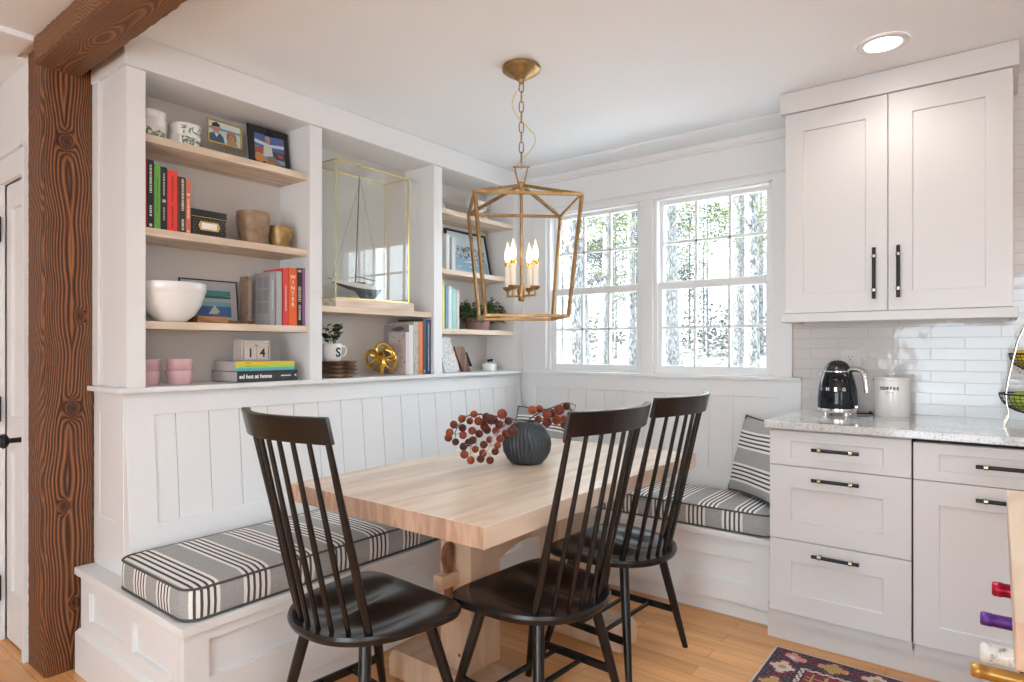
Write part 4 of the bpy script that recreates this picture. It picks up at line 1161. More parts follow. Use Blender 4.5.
# bay one, second shelf
z2 = 1.655+E1
g = 'cookbooks on the second shelf of the left bay'
xb = -2.497
for (y, th, H, col, lab, mk, mc) in (
    (.9945, .0175, .258, (.42, .02, .03), 'dark red book half hidden at the left end of the second shelf', None, None),
    (1.0130, .0225, .256, (.022, .026, .03), 'thick black book first from the left stile with white spine lettering', [*dashes(6, .52, .93, .34, 1), *dashes(3, .18, .34, .34, 2), (.03, .07, .4)], (.7, .7, .68)),
    (1.0362, .0228, .246, (.15, .42, .07), 'bright green book between two black books', dashes(6, .25, .8, .2, 3), (.06, .22, .03)),
    (1.0600, .0226, .240, (.03, .025, .04), 'black book with a small round emblem between the green and red ones', [*dashes(4, .55, .9, .25, 4), *dashes(3, .16, .36, .2, 5), (.44, .485, .5)], (.55, .5, .5)),
    (1.0838, .0362, .233, (.78, .055, .04), 'wide bright red book standing in the row of cookbooks', [*dashes(6, .50, .9, .16, 6), *dashes(6, .06, .42, .16, 7)], (.18, .02, .015)),
    (1.1210, .0075, .217, (.16, .05, .03), 'very thin dark patterned book right of the wide red one', None, None),
    (1.1292, .0226, .216, (.03, .028, .026), 'black book with white and gold spine lettering left of the salmon one', [*dashes(6, .40, .97, .42, 8), *dashes(3, .05, .25, .4, 9)], (.7, .6, .42)),
    (1.1524, .0190, .210, (.62, .17, .10), 'salmon orange book at the right end of the cookbook row', [*dashes(5, .28, .66, .4, 10), (.70, .75, .6), (.03, .06, .5)], (.82, .62, .48))):
    book(lab, stand(xb, y, z2), .16, th, H, col, group=g, marks=mk, markcol=mc)
bx = thing('keepsake_box', 'black dotted box with a gold label holder beside the cookbooks', 'box', (-2.57, 1.245, z2))
bm = BM(); box(bm, -2.66, 1.176, z2, xb-.004, 1.314, z2+.080); bb = obj('body', bm, M['ink'], bx, .001)
bm = BM(); box(bm, -2.663, 1.1735, z2+.0795, xb, 1.3165, z2+.103); box(bm, -2.663, 1.1735, z2+.068, xb, 1.3165, z2+.0805); lidb = obj('lid', bm, M['ink'], bx, .001)
bm = BM()
for i in range(11):
    for j in range(6):
        y = 1.183+.0125*i+(.006 if j % 2 else 0); z = z2+.007+.0115*j
        if y < 1.311 and not (1.200 < y < 1.292 and .018 < z-z2 < .062): cyl(bm, (xb-.004, y, z), (xb-.0036, y, z), .0014, seg=6)
obj('dots', bm, M['goldline'], bb)
bm = BM(); prism(bm, [(-.045, 0), (-.036, .018), (.036, .018), (.045, 0), (.036, -.018), (-.036, -.018)], FX(xb-.0038, 1.246, z2+.041), .0015); pl = obj('label_holder', bm, M['goldline'], bx)
bm = BM(); box(bm, xb-.0024, 1.215, z2+.029, xb-.0018, 1.277, z2+.053); obj('label_card', bm, M['paper'], pl)
bm = BM(); box(bm, xb-.0002, 1.1735, z2+.0735, xb+.0003, 1.3165, z2+.0755); obj('gilt_line', bm, M['goldline'], lidb)
def cup(name, label, x, y, z, prof, mat, cat='vase', seg=12, group=None):
    bm = BM(); lathe(bm, prof, (x, y, z), seg)
    return solo(name, bm, mat, label, cat, group)
h = .147
cup('metal_vase', 'large hammered bronze tumbler vase on the second shelf', -2.585, 1.483, z2, [(0, 0), (.050, 0), (.052, .004), (.061, .045), (.068, .09), (.070, .125), (.069, h), (.066, h), (.066, .12), (.058, .05), (.046, .012), (0, .01)], M['bronze'], seg=28)
h = .102
cup('metal_vase', 'small golden hammered tumbler vase beside the larger bronze one', -2.575, 1.607, z2, [(0, 0), (.039, 0), (.041, .004), (.049, .035), (.053, .07), (.052, h), (.049, h), (.049, .07), (.045, .035), (.036, .012), (0, .01)], M['bronze2'], seg=28)
# bay one, top shelf: painted bowls and two photographs
z1 = 2.0+E1
def stackbowl(label, x, y, z, r, h, leafy, grp):
    b = thing('bowl', label, 'bowl', (x, y, z), grp)
    bm = BM(); lathe(bm, [(0, .0), (r*.80, 0), (r*.86, .004), (r*.95, h*.4), (r, h*.85), (r*.995, h), (r*.94, h), (r*.9, h*.5), (r*.7, .008), (0, .006)], (x, y, z), 36); bo = obj('body', bm, M['ceramic'], b)
    if leafy:
        bm = BM(); rr = random.Random(int(y*1000+z*100))
        for i in range(leafy):
            a = R(rr.uniform(-35, 75)); zz = rr.uniform(.32, .80)*h
            rad = r*(.885+.10*zz/h)+.0022
            c = Vector((x+rad*math.cos(a), y+rad*math.sin(a), z+zz)); nrm = Vector((math.cos(a), math.sin(a), .12)).normalized(); t = Vector((-math.sin(a), math.cos(a), 0)); up = nrm.cross(t)
            an = rr.uniform(0, 3.14); d1 = t*math.cos(an)+up*math.sin(an); d2 = nrm.cross(d1); L, W = rr.uniform(.008, .015), rr.uniform(.0022, .0042)
            bm.faces.new([bm.verts.new(c+d1*p*L+d2*q*W) for p, q in ((-1,0),(-.3,-1),(.5,-.8),(1,0),(.5,.8),(-.3,1))])
        obj('painted_leaves', bm, colm((.22, .31, .17), .5), bo)
gb = 'painted bowls on the top shelf'
stackbowl('leaf-painted bowl at the bottom of the taller stack against the stile', -2.595, 1.0565, z1, .0625, .058, 26, gb)
stackbowl('plain white bowl in the middle of the taller stack', -2.595, 1.0565, z1+.046, .0625, .040, 0, gb)
stackbowl('plain white bowl at the top of the taller stack', -2.595, 1.0565, z1+.077, .0625, .040, 0, gb)
stackbowl('leaf-painted bowl at the bottom of the shorter stack', -2.590, 1.192, z1, .0600, .056, 30, gb)
stackbowl('leaf-painted bowl on top of the shorter stack', -2.590, 1.192, z1+.045, .0600, .056, 18, gb)
def picture(polys, T, parent, name='print'):
    """flat painted shapes, each a hair in front of the last; coordinates 0..1 x 0..1 scaled by T"""
    mats = []; bm = BM()
    for k, (col, pts) in enumerate(polys):
        m = colm(col, .35)
        if m not in mats: mats.append(m)
        f = bm.faces.new([bm.verts.new(T @ Vector((x, y, .0001+k*.00008))) for x, y in pts]); f.material_index = mats.index(m)
    return obj(name, bm, mats, parent)
def rect(a, b, c, d): return [(a, b), (c, b), (c, d), (a, d)]
def ell(cx, cy, rx, ry, n=20): return [(cx+rx*math.cos(2*math.pi*k/n), cy+ry*math.sin(2*math.pi*k/n)) for k in range(n)]
def framebars(T, W, H, w, t, mat, parent, name='frame'):
    bm = BM()
    for a in ((0, 0, W, w), (0, H-w, W, H), (0, w, w, H-w), (W-w, w, W, H-w)): box(bm, a[0], a[1], -.001, a[2], a[3], t, T=T)
    return obj(name, bm, mat, parent, .0008, seg=1)
# small brass frame on a wire stand: a smiling man in a cap and a curly dog by the water
T = mat3((-2.607, 1.291, z1+.073), (-.04,1,0), (-.08,0,1), (1,.04,.08))
pf = thing('photo_frame', 'small brass photo frame on a wire stand with a man and a dog', 'photo frame', (-2.61, 1.37, z1))
W, H = .154, .100
framebars(T, W, H, .006, .006, M['goldline'], pf)
bm = BM(); box(bm, .002, .002, -.004, W-.002, H-.002, 0, T=T); obj('backing', bm, M['brass'], pf)
bm = BM(); tube(bm, [(-2.608, 1.366, z1), (-2.61, 1.366, z1+.08)], .0016, 6); box(bm, -2.645, 1.345, z1, -2.595, 1.388, z1+.002); obj('stand', bm, M['goldline'], pf)
S = T @ Matrix.Diagonal((W, H, 1, 1))
skin = (.50, .27, .19)
picture([((.62, .70, .74), rect(.04, .05, .96, .95)), ((.30, .43, .50), rect(.04, .58, .96, .66)), ((.16, .24, .24), rect(.04, .65, .96, .70)), ((.52, .62, .68), rect(.04, .05, .96, .58)),
         ((.05, .10, .17), [(.06, .06), (.50, .06), (.46, .34), (.36, .48), (.18, .46), (.06, .38)]), ((.70, .72, .76), [(.20, .46), (.26, .28), (.34, .46)]), (skin, ell(.25, .62, .10, .17)), ((.03, .03, .04), [(.13, .70), (.16, .86), (.27, .93), (.36, .86), (.38, .72), (.30, .75)]), ((.6, .36, .28), ell(.25, .53, .045, .025)),
         ((.38, .22, .11), ell(.70, .42, .15, .26)), ((.33, .18, .09), ell(.60, .40, .05, .18)), ((.33, .18, .09), ell(.80, .40, .05, .18)), ((.48, .31, .19), ell(.70, .40, .075, .10)), ((.03, .02, .02), ell(.70, .41, .022, .028)), ((.02, .02, .02), ell(.655, .50, .013, .02)), ((.02, .02, .02), ell(.745, .50, .013, .02)), ((.44, .28, .16), [(.54, .06), (.58, .28), (.82, .28), (.88, .06)])], S, pf)
# black clip frame: someone seated by a boat rail, a sailor's blue sky
T = mat3((-2.595, 1.472, z1), (0,1,0), (-.12,0,.993), (1,0,.12))
bf = thing('photo_frame', 'black clip photo frame with a seated person under a blue sky', 'photo frame', (-2.61, 1.565, z1))
W, H = .198, .204
bm = BM(); box(bm, 0, 0, -.006, W, H, .004, T=T); obj('board', bm, M['ink'], bf, .001)
bm = BM(); box(bm, .075, .167, .004, .125, .174, .007, T=T); box(bm, .090, .172, .004, .112, .190, .009, T=T); obj('clip', bm, M['blackmetal'], bf, .001)
S = T @ mat3((.028, .012, .0042), (.145, 0, 0), (0, .158, 0), (0, 0, 1))
picture([((.30, .36, .47), rect(0, 0, 1, 1)), ((.08, .14, .38), [(0, .62), (1, .50), (1, 1), (0, 1)]), ((.62, .66, .72), [(0, .82), (.5, .74), (1, .80), (1, .70), (.5, .66), (0, .72)]), ((.42, .10, .03), rect(0, .42, .34, .60)), ((.06, .06, .08), rect(.55, .34, 1, .56)), ((.50, .08, .05), ell(.86, .46, .09, .06)), ((.10, .07, .05), rect(0, 0, 1, .22)), ((.62, .26, .04), ell(.14, .28, .16, .11)),
         ((.62, .60, .58), [(.26, .36), (.30, .66), (.44, .76), (.56, .68), (.60, .38)]), ((.24, .21, .19), [(.36, .36), (.60, .42), (.86, .22), (1, .02), (.86, 0), (.70, .16), (.44, .22)]), ((.46, .25, .16), ell(.44, .84, .085, .10)), ((.40, .34, .30), ell(.44, .92, .09, .045)), ((.55, .22, .03), ell(.48, .14, .17, .13)), ((.66, .62, .58), [(.62, 0), (.70, .10), (.86, .02), (.80, 0)]), ((.48, .27, .18), ell(.97, .1, .035, .09))], S, bf)
# bay one, third shelf
z3 = 1.310+E1
k_ = .845
bm = BM(); lathe(bm, [(r_*k_, z_) for r_, z_ in [(0, 0), (.058, 0), (.064, .004), (.096, .026), (.124, .064), (.139, .104), (.143, .116), (.146, .119), (.148, .146), (.146, .150), (.141, .149), (.138, .121), (.12, .07), (.09, .03), (.05, .012), (0, .010)]], (-2.548, 1.121, z3), 56)
solo('mixing_bowl', bm, M['ceramic'], 'big white ceramic bowl on the third shelf of the left bay', 'bowl')
T = mat3((-2.672, 1.212, z3+.004), (0,1,0), (-.12,0,.993), (1,0,.12)); W, H = .252, .190
ap = thing('framed_print', 'thin black framed print with teal and blue bands leaning behind the bowl', 'picture', (-2.66, 1.35, z3))
framebars(T, W, H, .0045, .006, M['ink'], ap)
bm = BM(); box(bm, .002, .002, -.003, W-.002, H-.002, .0005, T=T); obj('mount', bm, colm((.50, .52, .56), .3), ap)
S = T @ mat3((.035, .03, .0008), (.185, 0, 0), (0, .115, 0), (0, 0, 1))
picture([((.05, .19, .42), rect(0, 0, 1, .52)), ((.03, .12, .36), [(0, 0), (.6, 0), (.35, .5), (0, .5)]), ((.22, .48, .62), rect(0, .40, 1, .58)), ((.42, .55, .58), rect(0, .56, 1, .72)), ((.04, .16, .14), [(0, .70), (1, .70), (1, .78), (.5, .84), (0, .78)]), ((.06, .32, .32), rect(0, .80, 1, 1)), ((.55, .62, .62), [(.45, .1), (.60, .45), (.72, .2), (.66, .1)])], S, ap)
sb = thing('serving_board', 'brown wooden serving board with a long handle lying before the framed print', 'board', (-2.56, 1.34, z3))
bm = BM(); box(bm, -2.640, 1.2085, z3, -2.52, 1.335, z3+.028); obj('block', bm, M['brownwood'], sb, .003)
bm = BM(); box(bm, -2.60, 1.3351, z3+.003, -2.565, 1.45, z3+.016); tube(bm, [(-2.582, 1.45, z3+.0095), (-2.582, 1.487, z3+.010)], [.010, .005], 10); obj('handle', bm, M['brownwood'], sb, .003)
g = 'books on the third shelf of the left bay'
ckB = speckle('patterned_jacket', (.36, .26, .20), (.17, .07, .05), (.62, .55, .46), 45, .5, 0)
book('brown patterned book standing set back left of the grey book', stand(-2.605, 1.470, z3), .07, .018, .216, ckB, group=g)
gbk = book('tall grey book with its plain cover facing left on the third shelf', stand(-2.497, 1.510, z3), .118, .0225, .228, (.33, .33, .345), group=g, marks=dashes(5, .3, .85, .25, 12), markcol=(.55, .57, .62))
bm = BM()
for i in range(2):
    for j in range(3): box(bm, -2.600+.049*i, 1.5094, z3+.05+.056*j, -2.556+.049*i, 1.5099, z3+.098+.056*j)
obj('cover_art', bm, colm((.25, .25, .265), .5), gbk)
book('pale grey book left of the red one on the third shelf', stand(-2.494, 1.5365, z3), .17, .028, .236, (.42, .41, .40), group=g)
book('bright red book left of the orange one on the third shelf', stand(-2.492, 1.5695, z3), .16, .0255, .252, (.66, .055, .05), group=g, marks=[*dashes(5, .25, .7, .3, 13)], markcol=(.75, .45, .40))
book('bright orange book with white stacked capitals reading winter', stand(-2.490, 1.5962, z3), .17, .0405, .256, (.80, .135, .012), group=g, title=('W\nI\nN\nT\nE\nR', .60), tsize=.026, stack_text=True)
book('black book between the orange and purple ones', stand(-2.492, 1.6375, z3), .17, .029, .259, (.022, .022, .024), group=g, marks=[*dashes(4, .42, .68, .5, 14), *dashes(3, .1, .36, .35, 15), (.93, .97, .6)], markcol=(.55, .52, .5))
book('purple book against the right side of the left bay', stand(-2.494, 1.6672, z3), .17, .0150, .262, (.33, .155, .32), group=g)
# bay one, bottom: pink bowls, two lying books, block calendar
zl = 1.066+E1
def pinkbowl(label, x, y, z):
    bm = BM(); lathe(bm, [(0, 0), (.041, 0), (.0425, .003), (.0465, .030), (.049, .052), (.0478, .054), (.0455, .052), (.042, .02), (.036, .008), (0, .007)], (x, y, z), 36)
    solo('ramekin', bm, M['pink'], label, 'bowl', 'pink bowls on the bottom ledge')
pinkbowl('lower pink bowl of the stack half behind the left stile', -2.60, 1.052, zl); pinkbowl('upper pink bowl of the stack half behind the left stile', -2.60, 1.052, zl+.047)
pinkbowl('lower pink bowl of the stack in full view', -2.565, 1.158, zl); pinkbowl('upper pink bowl of the stack in full view', -2.565, 1.158, zl+.047)
bm = BM(); lathe(bm, [(0, 0), (.022, .001), (.026, .01), (.0265, .020), (.0255, .020), (.024, .01), (0, .004)], (-2.60, 1.052, zl+.0795+.001), 28)
def flat(x, y, z, rz=0): return Matrix.Translation((x, y, z)) @ Matrix.Rotation(R(rz), 4, 'Z') @ mat3((0,0,0), (1,0,0), (0,0,1), (0,-1,0)) @ Matrix.Translation((0, 0, 0))
# lying: local thickness y -> world z, height z -> world -y; spine still looks +x
hb = book('black lying book with white title lettering under the rainbow book', flat(-2.482, 1.634, zl, 0), .215, .046, .282, (.03, .032, .034), 'pagesgrey', 'lying books on the bottom ledge')
text('lettering', 'ed hot at home', .0235, M['whiteink'], hb.children[0], mat3((-2.4817, 1.435, zl+.023), (0,1,0), (0,0,1), (1,0,0)), bold=.0006)
bm = BM()
for i in range(9): box(bm, -2.4819, 1.553+.0055*i, zl+.0205, -2.4816, 1.557+.0055*i, zl+.0255)
prism(bm, [(1.618, zl+.0235), (1.628, zl+.016), (1.628, zl+.031)], FX(-2.4819), .0003)
obj('lettering', bm, M['whiteink'], hb.children[0])
rb = book('lying book with a yellow, green and blue banded spine under the calendar', flat(-2.484, 1.622, zl+.0468), .18, .040, .276, (.45, .42, .43), 'pagesgrey', 'lying books on the bottom ledge')
bm = BM()
bands = ((.80, .52, .02), (.36, .62, .10), (.10, .42, .48))
for i in range(3): box(bm, -2.4841, 1.3465, zl+.0473+.0128*(2-i), -2.4836, 1.6215, zl+.0473+.0128*(3-i), mi=i)
obj('spine_bands', bm, [colm(b_, .45) for b_ in bands], rb.children[0])
bm = BM()
for i in range(3):
    for k in range(4): box(bm, -2.4836, 1.392+.006*k, zl+.0525+.0128*i, -2.4834, 1.3965+.006*k, zl+.0555+.0128*i)
obj('lettering', bm, colm((.12, .16, .08), .5), rb.children[0])
zc = zl+.0875
cal = thing('block_calendar', 'whitewashed wooden block calendar showing 14 on top of the lying books', 'calendar', (-2.56, 1.47, zc))
wcal = colm((.52, .47, .42), .7); wblk = colm((.60, .545, .48), .7)
bm = BM(); cy0, cy1, cx0, cx1 = 1.405, 1.541, -2.615, -2.545
box(bm, cx0, cy0, zc, cx1, cy0+.008, zc+.092); box(bm, cx0, cy1-.008, zc, cx1, cy1, zc+.092); box(bm, cx0, cy0+.008, zc, cx1, cy1-.008, zc+.006); box(bm, cx0, cy0+.008, zc+.006, cx0+.006, cy1-.008, zc+.092)
obj('case', bm, wcal, cal, .0008, seg=1)
bm = BM(); box(bm, cx0+.008, cy0+.010, zc+.0745, cx1+.001, cy1-.010, zc+.089); sl = obj('top_slat', bm, wblk, cal, .0008, seg=1)
bm = BM(); box(bm, cx0+.008, cy0+.010, zc+.0615, cx1+.001, cy1-.010, zc+.0737); ms = obj('month_slat', bm, wblk, cal, .0008, seg=1)
text('lettering', 'May', .0105, M['ink'], ms, mat3((cx1+.0013, (cy0+cy1)/2, zc+.0676), (0,1,0), (0,0,1), (1,0,0)))
bm = BM()
for i in range(14): box(bm, cx1+.001, cy0+.035+.005*i, zc+.0805, cx1+.0013, cy0+.0385+.005*i, zc+.0825)
obj('print', bm, colm((.3, .25, .22), .6), sl)
for i, dgt in enumerate('14'):
    y0 = cy0+.0125+.056*i
    bm = BM(); box(bm, cx0+.008, y0, zc+.0062, cx1+.002, y0+.054, zc+.0605); nb = obj('number_block', bm, wblk, cal, .001, seg=1)
    text('lettering', dgt, .052, M['ink'], nb, mat3((cx1+.0023, y0+.028, zc+.033), (0,1,0), (0,0,1), (1,0,0)), bold=.0012)
# bay two: model yacht in a glass case
zs = 1.408+E1
gc = thing('display_case', 'gilt edged glass display case on a pale wood base in the middle bay', 'display case', (-2.585, 2.09, zs))
bm = BM(); box(bm, -2.685, 1.842, zs, -2.482, 2.345, zs+.040); obj('base', bm, M['shelf'], gc, .0015)
c0, c1, d0, d1, e0, e1 = -2.675, -2.492, 1.846, 2.312, zs+.0405, 2.112
bm = BM(); q = .0026
for x in (c0, c1):
    for y in (d0, d1): box(bm, x-q, y-q, e0, x+q, y+q, e1)
for z in (e0+q, e1):
    for x in (c0, c1): box(bm, x-q, d0, z-q, x+q, d1, z+q)
    for y in (d0, d1): box(bm, c0, y-q, z-q, c1, y+q, z+q)
obj('frame', bm, M['goldline'], gc)
for a in ((c1-.0015, d0+q, e0, c1+.0015, d1-q, e1), (c0-.0015, d0+q, e0, c0+.0015, d1-q, e1), (c0+q, d0-.0015, e0, c1-q, d0+.0015, e1), (c0+q, d1-.0015, e0, c1-q, d1+.0015, e1), (c0+q, d0+q, e1-.0015, c1-q, d1-q, e1+.0015)):
    bm = BM(); box(bm, *a); obj('pane', bm, M['caseglass'], gc)
yz = zs+.041
ya = thing('model_yacht', 'model sailing yacht with a tall bare mast inside the glass case', 'model boat', (-2.59, 2.06, yz))
def hull(bm, f):
    n = 24; prev = None; first = None
    for i in range(n+1):
        t = i/n; y = 1.895+.318*t
        half = .030*math.sin(math.pi*min(1, .02+t*.86))**.75
        dk = yz+.098-.020*t+.012*(t-.5)**2
        ring = f(y, t, half, dk)
        vs = [bm.verts.new(p) for p in ring]
        if prev:
            for k in range(len(vs)-1): bm.faces.new((prev[k], prev[k+1], vs[k+1], vs[k])).smooth = True
        prev = vs
bm = BM(); hull(bm, lambda y, t, h_, dk: [(-2.59-h_, y, dk), (-2.59-h_*.96, y, dk-.012-.012*math.sin(math.pi*t)), (-2.59, y, dk-.016-.014*math.sin(math.pi*t)), (-2.59+h_*.96, y, dk-.012-.012*math.sin(math.pi*t)), (-2.59+h_, y, dk), (-2.59, y, dk+.002), (-2.59-h_, y, dk)]); obj('topsides', bm, M['hullw'], ya)
def under(y, t, h_, dk):
    top = dk-.011-.012*math.sin(math.pi*t)
    kd = max(.004, .046*math.exp(-((t-.72)/.22)**4)) + .012*math.sin(math.pi*min(1, t))
    return [(-2.59-h_*.965, y, top), (-2.59-h_*.6, y, top-.5*min(kd, .03)), (-2.59-.005, y, top-kd), (-2.59+.005, y, top-kd), (-2.59+h_*.6, y, top-.5*min(kd, .03)), (-2.59+h_*.965, y, top)]
bm = BM(); hull(bm, under); obj('underbody', bm, M['hullk'], ya)
bm = BM(); tube(bm, [(-2.59, 2.040, yz+.09), (-2.59, 2.066, yz+.645)], [.0036, .0022], 8); tube(bm, [(-2.59, 2.043, yz+.125), (-2.59, 2.175, yz+.112)], .0022, 6); tube(bm, [(-2.59, 1.897, yz+.097), (-2.59, 2.064, yz+.60)], .0006, 4); tube(bm, [(-2.59, 2.21, yz+.08), (-2.59, 2.066, yz+.64)], .0006, 4); tube(bm, [(-2.59, 1.872, yz+.103), (-2.59, 1.91, yz+.096)], .002, 6)
obj('mast', bm, M['steel'], ya)
bm = BM(); box(bm, -2.602, 2.03, yz+.082, -2.578, 2.10, yz+.098); box(bm, -2.600, 2.11, yz+.078, -2.580, 2.15, yz+.090); obj('cabin', bm, M['wedge'], ya, .002)
bm = BM(); box(bm, -2.615, 2.00, yz, -2.565, 2.19, yz+.006); box(bm, -2.594, 2.10, yz+.006, -2.586, 2.15, yz+.02); obj('cradle', bm, M['wedge'], ya, .001)
# bay two, ledge
gl = 'dark wooden bowls under the mug'
for k in range(4):
    bm = BM(); lathe(bm, [(0, 0), (.078, 0), (.084, .003), (.105-.001*k, .017), (.107, .0195), (.104, .0198), (.082, .008), (0, .0075)], (-2.572, 1.905+.003*(k % 2), zl+.0198*k), 40)
    solo('wooden_plate', bm, M['acacia'], ['dark wooden plate at the bottom of the stack under the mug', 'dark wooden plate second from the bottom of the stack under the mug', 'dark wooden plate third from the bottom of the stack under the mug', 'dark wooden plate on top of the stack, right under the mug'][k], 'plate', 'stacked wooden plates')
mx, my, mz = -2.560, 1.876, zl+.0801
mg = thing('mug', 'white mug with a black letter s used as a planter on the wooden plates', 'mug', (mx, my, mz))
bm = BM(); lathe(bm, [(0, 0), (.038, 0), (.041, .004), (.044, .02), (.0445, .082), (.0435, .084), (.041, .082), (.040, .02), (0, .01)], (mx, my, mz), 36); mb_ = obj('body', bm, M['mug'], mg)
bm = BM(); tube(bm, [(mx+.015, my+.040, mz+.068), (mx+.02, my+.058, mz+.070), (mx+.022, my+.068, mz+.056), (mx+.021, my+.066, mz+.034), (mx+.017, my+.054, mz+.021), (mx+.013, my+.041, mz+.022)], .0052, 10); obj('handle', bm, M['mug'], mg)
a = R(3); nrm = Vector((math.cos(a), math.sin(a), 0)); uu = Vector((-math.sin(a), math.cos(a), 0))
text('lettering', 'S', .062, M['ink'], mb_, mat3(Vector((mx, my, mz+.040))+nrm*.0448, uu, (0,0,1), nrm), ext=.0012, bold=.0015)
def leaf(bm, c, d, up, L, W, fold=.25):
    d = Vector(d).normalized(); side = d.cross(Vector(up)).normalized(); nn = side.cross(d)
    c = Vector(c)
    mid = [c, c+d*L*.5+nn*(-.06*L), c+d*L]
    l = [c+d*L*.25+side*W*.8+nn*W*fold, c+d*L*.6+side*W+nn*W*fold]
    r = [c+d*L*.25-side*W*.8+nn*W*fold, c+d*L*.6-side*W+nn*W*fold]
    v = [bm.verts.new(p) for p in (mid[0], l[0], l[1], mid[2], r[1], r[0], mid[1])]
    for f in ((0, 1, 6), (1, 2, 6), (2, 3, 6), (3, 4, 6), (4, 5, 6), (5, 0, 6)): bm.faces.new([v[i] for i in f]).smooth = True
pt_ = thing('potted_plant', 'small dark leafed plant growing in the lettered mug', 'plant', (mx, my, mz+.07))
bm = BM(); lathe(bm, [(0, .066), (.0395, .066), (.0395, .070), (0, .073)], (mx, my, mz), 24); obj('soil', bm, M['soil'], pt_)
bm = BM(); bs = BM(); rr = random.Random(5)
for i in range(9):
    a = rr.uniform(0, 6.28); t = Vector((mx+.045*math.cos(a)*rr.uniform(.2, 1), my+.05*math.sin(a)*rr.uniform(.2, 1), mz+rr.uniform(.12, .17)))
    b0 = Vector((mx+.01*math.cos(a), my+.01*math.sin(a), mz+.068))
    tube(bs, [b0, b0.lerp(t, .5)+Vector((0, 0, .01)), t], .0014, 5)
    for k in range(6):
        s = b0.lerp(t, .4+.12*k); an = a+rr.uniform(-1.6, 1.6)
        leaf(bm, s, (math.cos(an), math.sin(an), rr.uniform(-.2, .9)), (0, 0, 1), rr.uniform(.024, .036), rr.uniform(.010, .014))
obj('stem', bs, M['leaf2'], pt_); obj('foliage', bm, M['leaf'], pt_)
# gold knot: interlaced hoops
kx, ky, kz = -2.560, 2.185, zl+.08
bm = BM()
for (p_, q_, R0, r0, ax, ay, ph) in ((2, 5, .047, .034, 58, 20, 0), (1, 2, .062, .024, -35, 40, .8)):
    Rm = Matrix.Rotation(R(ay), 4, 'Z') @ Matrix.Rotation(R(ax), 4, 'X')
    pts = []
    nn = 150 if p_ == 2 else 70
    for k in range(nn):
        t = 2*math.pi*k/nn; rr_ = R0+r0*math.cos(q_*t+ph)
        pts.append(Vector((kx, ky, kz))+(Rm @ Vector((rr_*math.cos(p_*t), rr_*math.sin(p_*t), r0*1.5*math.sin(q_*t+ph)))))
    tube(bm, pts, .0082, 10, closed=True, squash=(1.2, .8))
mnz = min(v.co.z for v in bm.verts)
for v in bm.verts: v.co.z += zl-mnz
solo('gold_knot', bm, M['gold'], 'shiny gold knot sculpture of interlaced hoops on the ledge of the middle bay', 'sculpture', smooth=True)
g = 'books at the right end of the middle ledge'
tbk = book('speckled mauve book with its cover towards the gold knot', stand(-2.482, 2.2845, zl), .135, .024, .228, M['terrazzo'], group=g, marks=[(.02, .98, .98)], markcol=(.62, .56, .57))
bm = BM(); box(bm, -2.590, 2.2838, zl+.118, -2.515, 2.2844, zl+.168); obj('title_panel', bm, colm((.40, .34, .34), .5), tbk)
gk = book('larger grey book with a white spine behind the speckled one', stand(-2.484, 2.3095, zl), .20, .031, .266, (.30, .265, .26), group=g, marks=[(.0, 1, .98)], markcol=(.68, .67, .66))
bm = BM(); prism(bm, [(-.07, 0), (-.03, .012), (.0, .018), (.03, .012), (.045, 0), (.0, -.010), (-.03, -.008)], FY(2.3092, -2.56, zl+.243), .0003); obj('cover_art', bm, colm((.10, .085, .075), .5), gk)
book('beige patterned spine book between the white spine and the orange one', stand(-2.484, 2.3425, zl), .21, .038, .284, ckB if False else speckle('botanical_jacket', (.52, .46, .38), (.24, .24, .17), (.66, .62, .56), 38, .6, 0), group=g)
book('orange book near the right stile of the middle bay', stand(-2.484, 2.3822, zl), .20, .0285, .288, (.80, .18, .05), group=g, marks=[(.03, .07, .4)], markcol=(.5, .12, .03))
book('dark teal book between the orange and navy ones', stand(-2.484, 2.4125, zl), .20, .0228, .302, (.05, .085, .085), group=g, marks=[(.03, .08, .4)], markcol=(.45, .43, .36))
book('navy book with a white spine strip against the right stile of the middle bay', stand(-2.482, 2.4365, zl), .20, .034, .300, (.025, .05, .13), group=g, marks=dashes(9, .06, .94, .22, 21), markcol=(.6, .62, .66))
# bay three, top shelf: clear glass bowl and a folded card
zA = 2.003+E1
gw = plain('dummy', (1, 1, 1))
bm = BM(); prof = [(0, 0), (.09, 0), (.105, .004), (.150, .045), (.178, .092), (.182, .098), (.178, .098), (.146, .048), (.10, .008), (0, .005)]
lathe(bm, prof, (-2.575, 2.878, zA), 48, rfun=lambda a, z: 1-.46*abs(math.cos(a))**2)
solo('glass_bowl', bm, glass_mat('smoky_glass', (.955, .95, .945), 1.5), 'wide clear glass bowl on the top shelf of the right bay', 'bowl')
bm = BM()
T = mat3((-2.662, 3.07, zA), (0,1,0), (-.15,0,.988), (1,0,.15)); box(bm, 0, 0, 0, .112, .150, .003, T=T)
solo('white_card', bm, M['paper'], 'white card leaning at the back of the top shelf of the right bay', 'card')
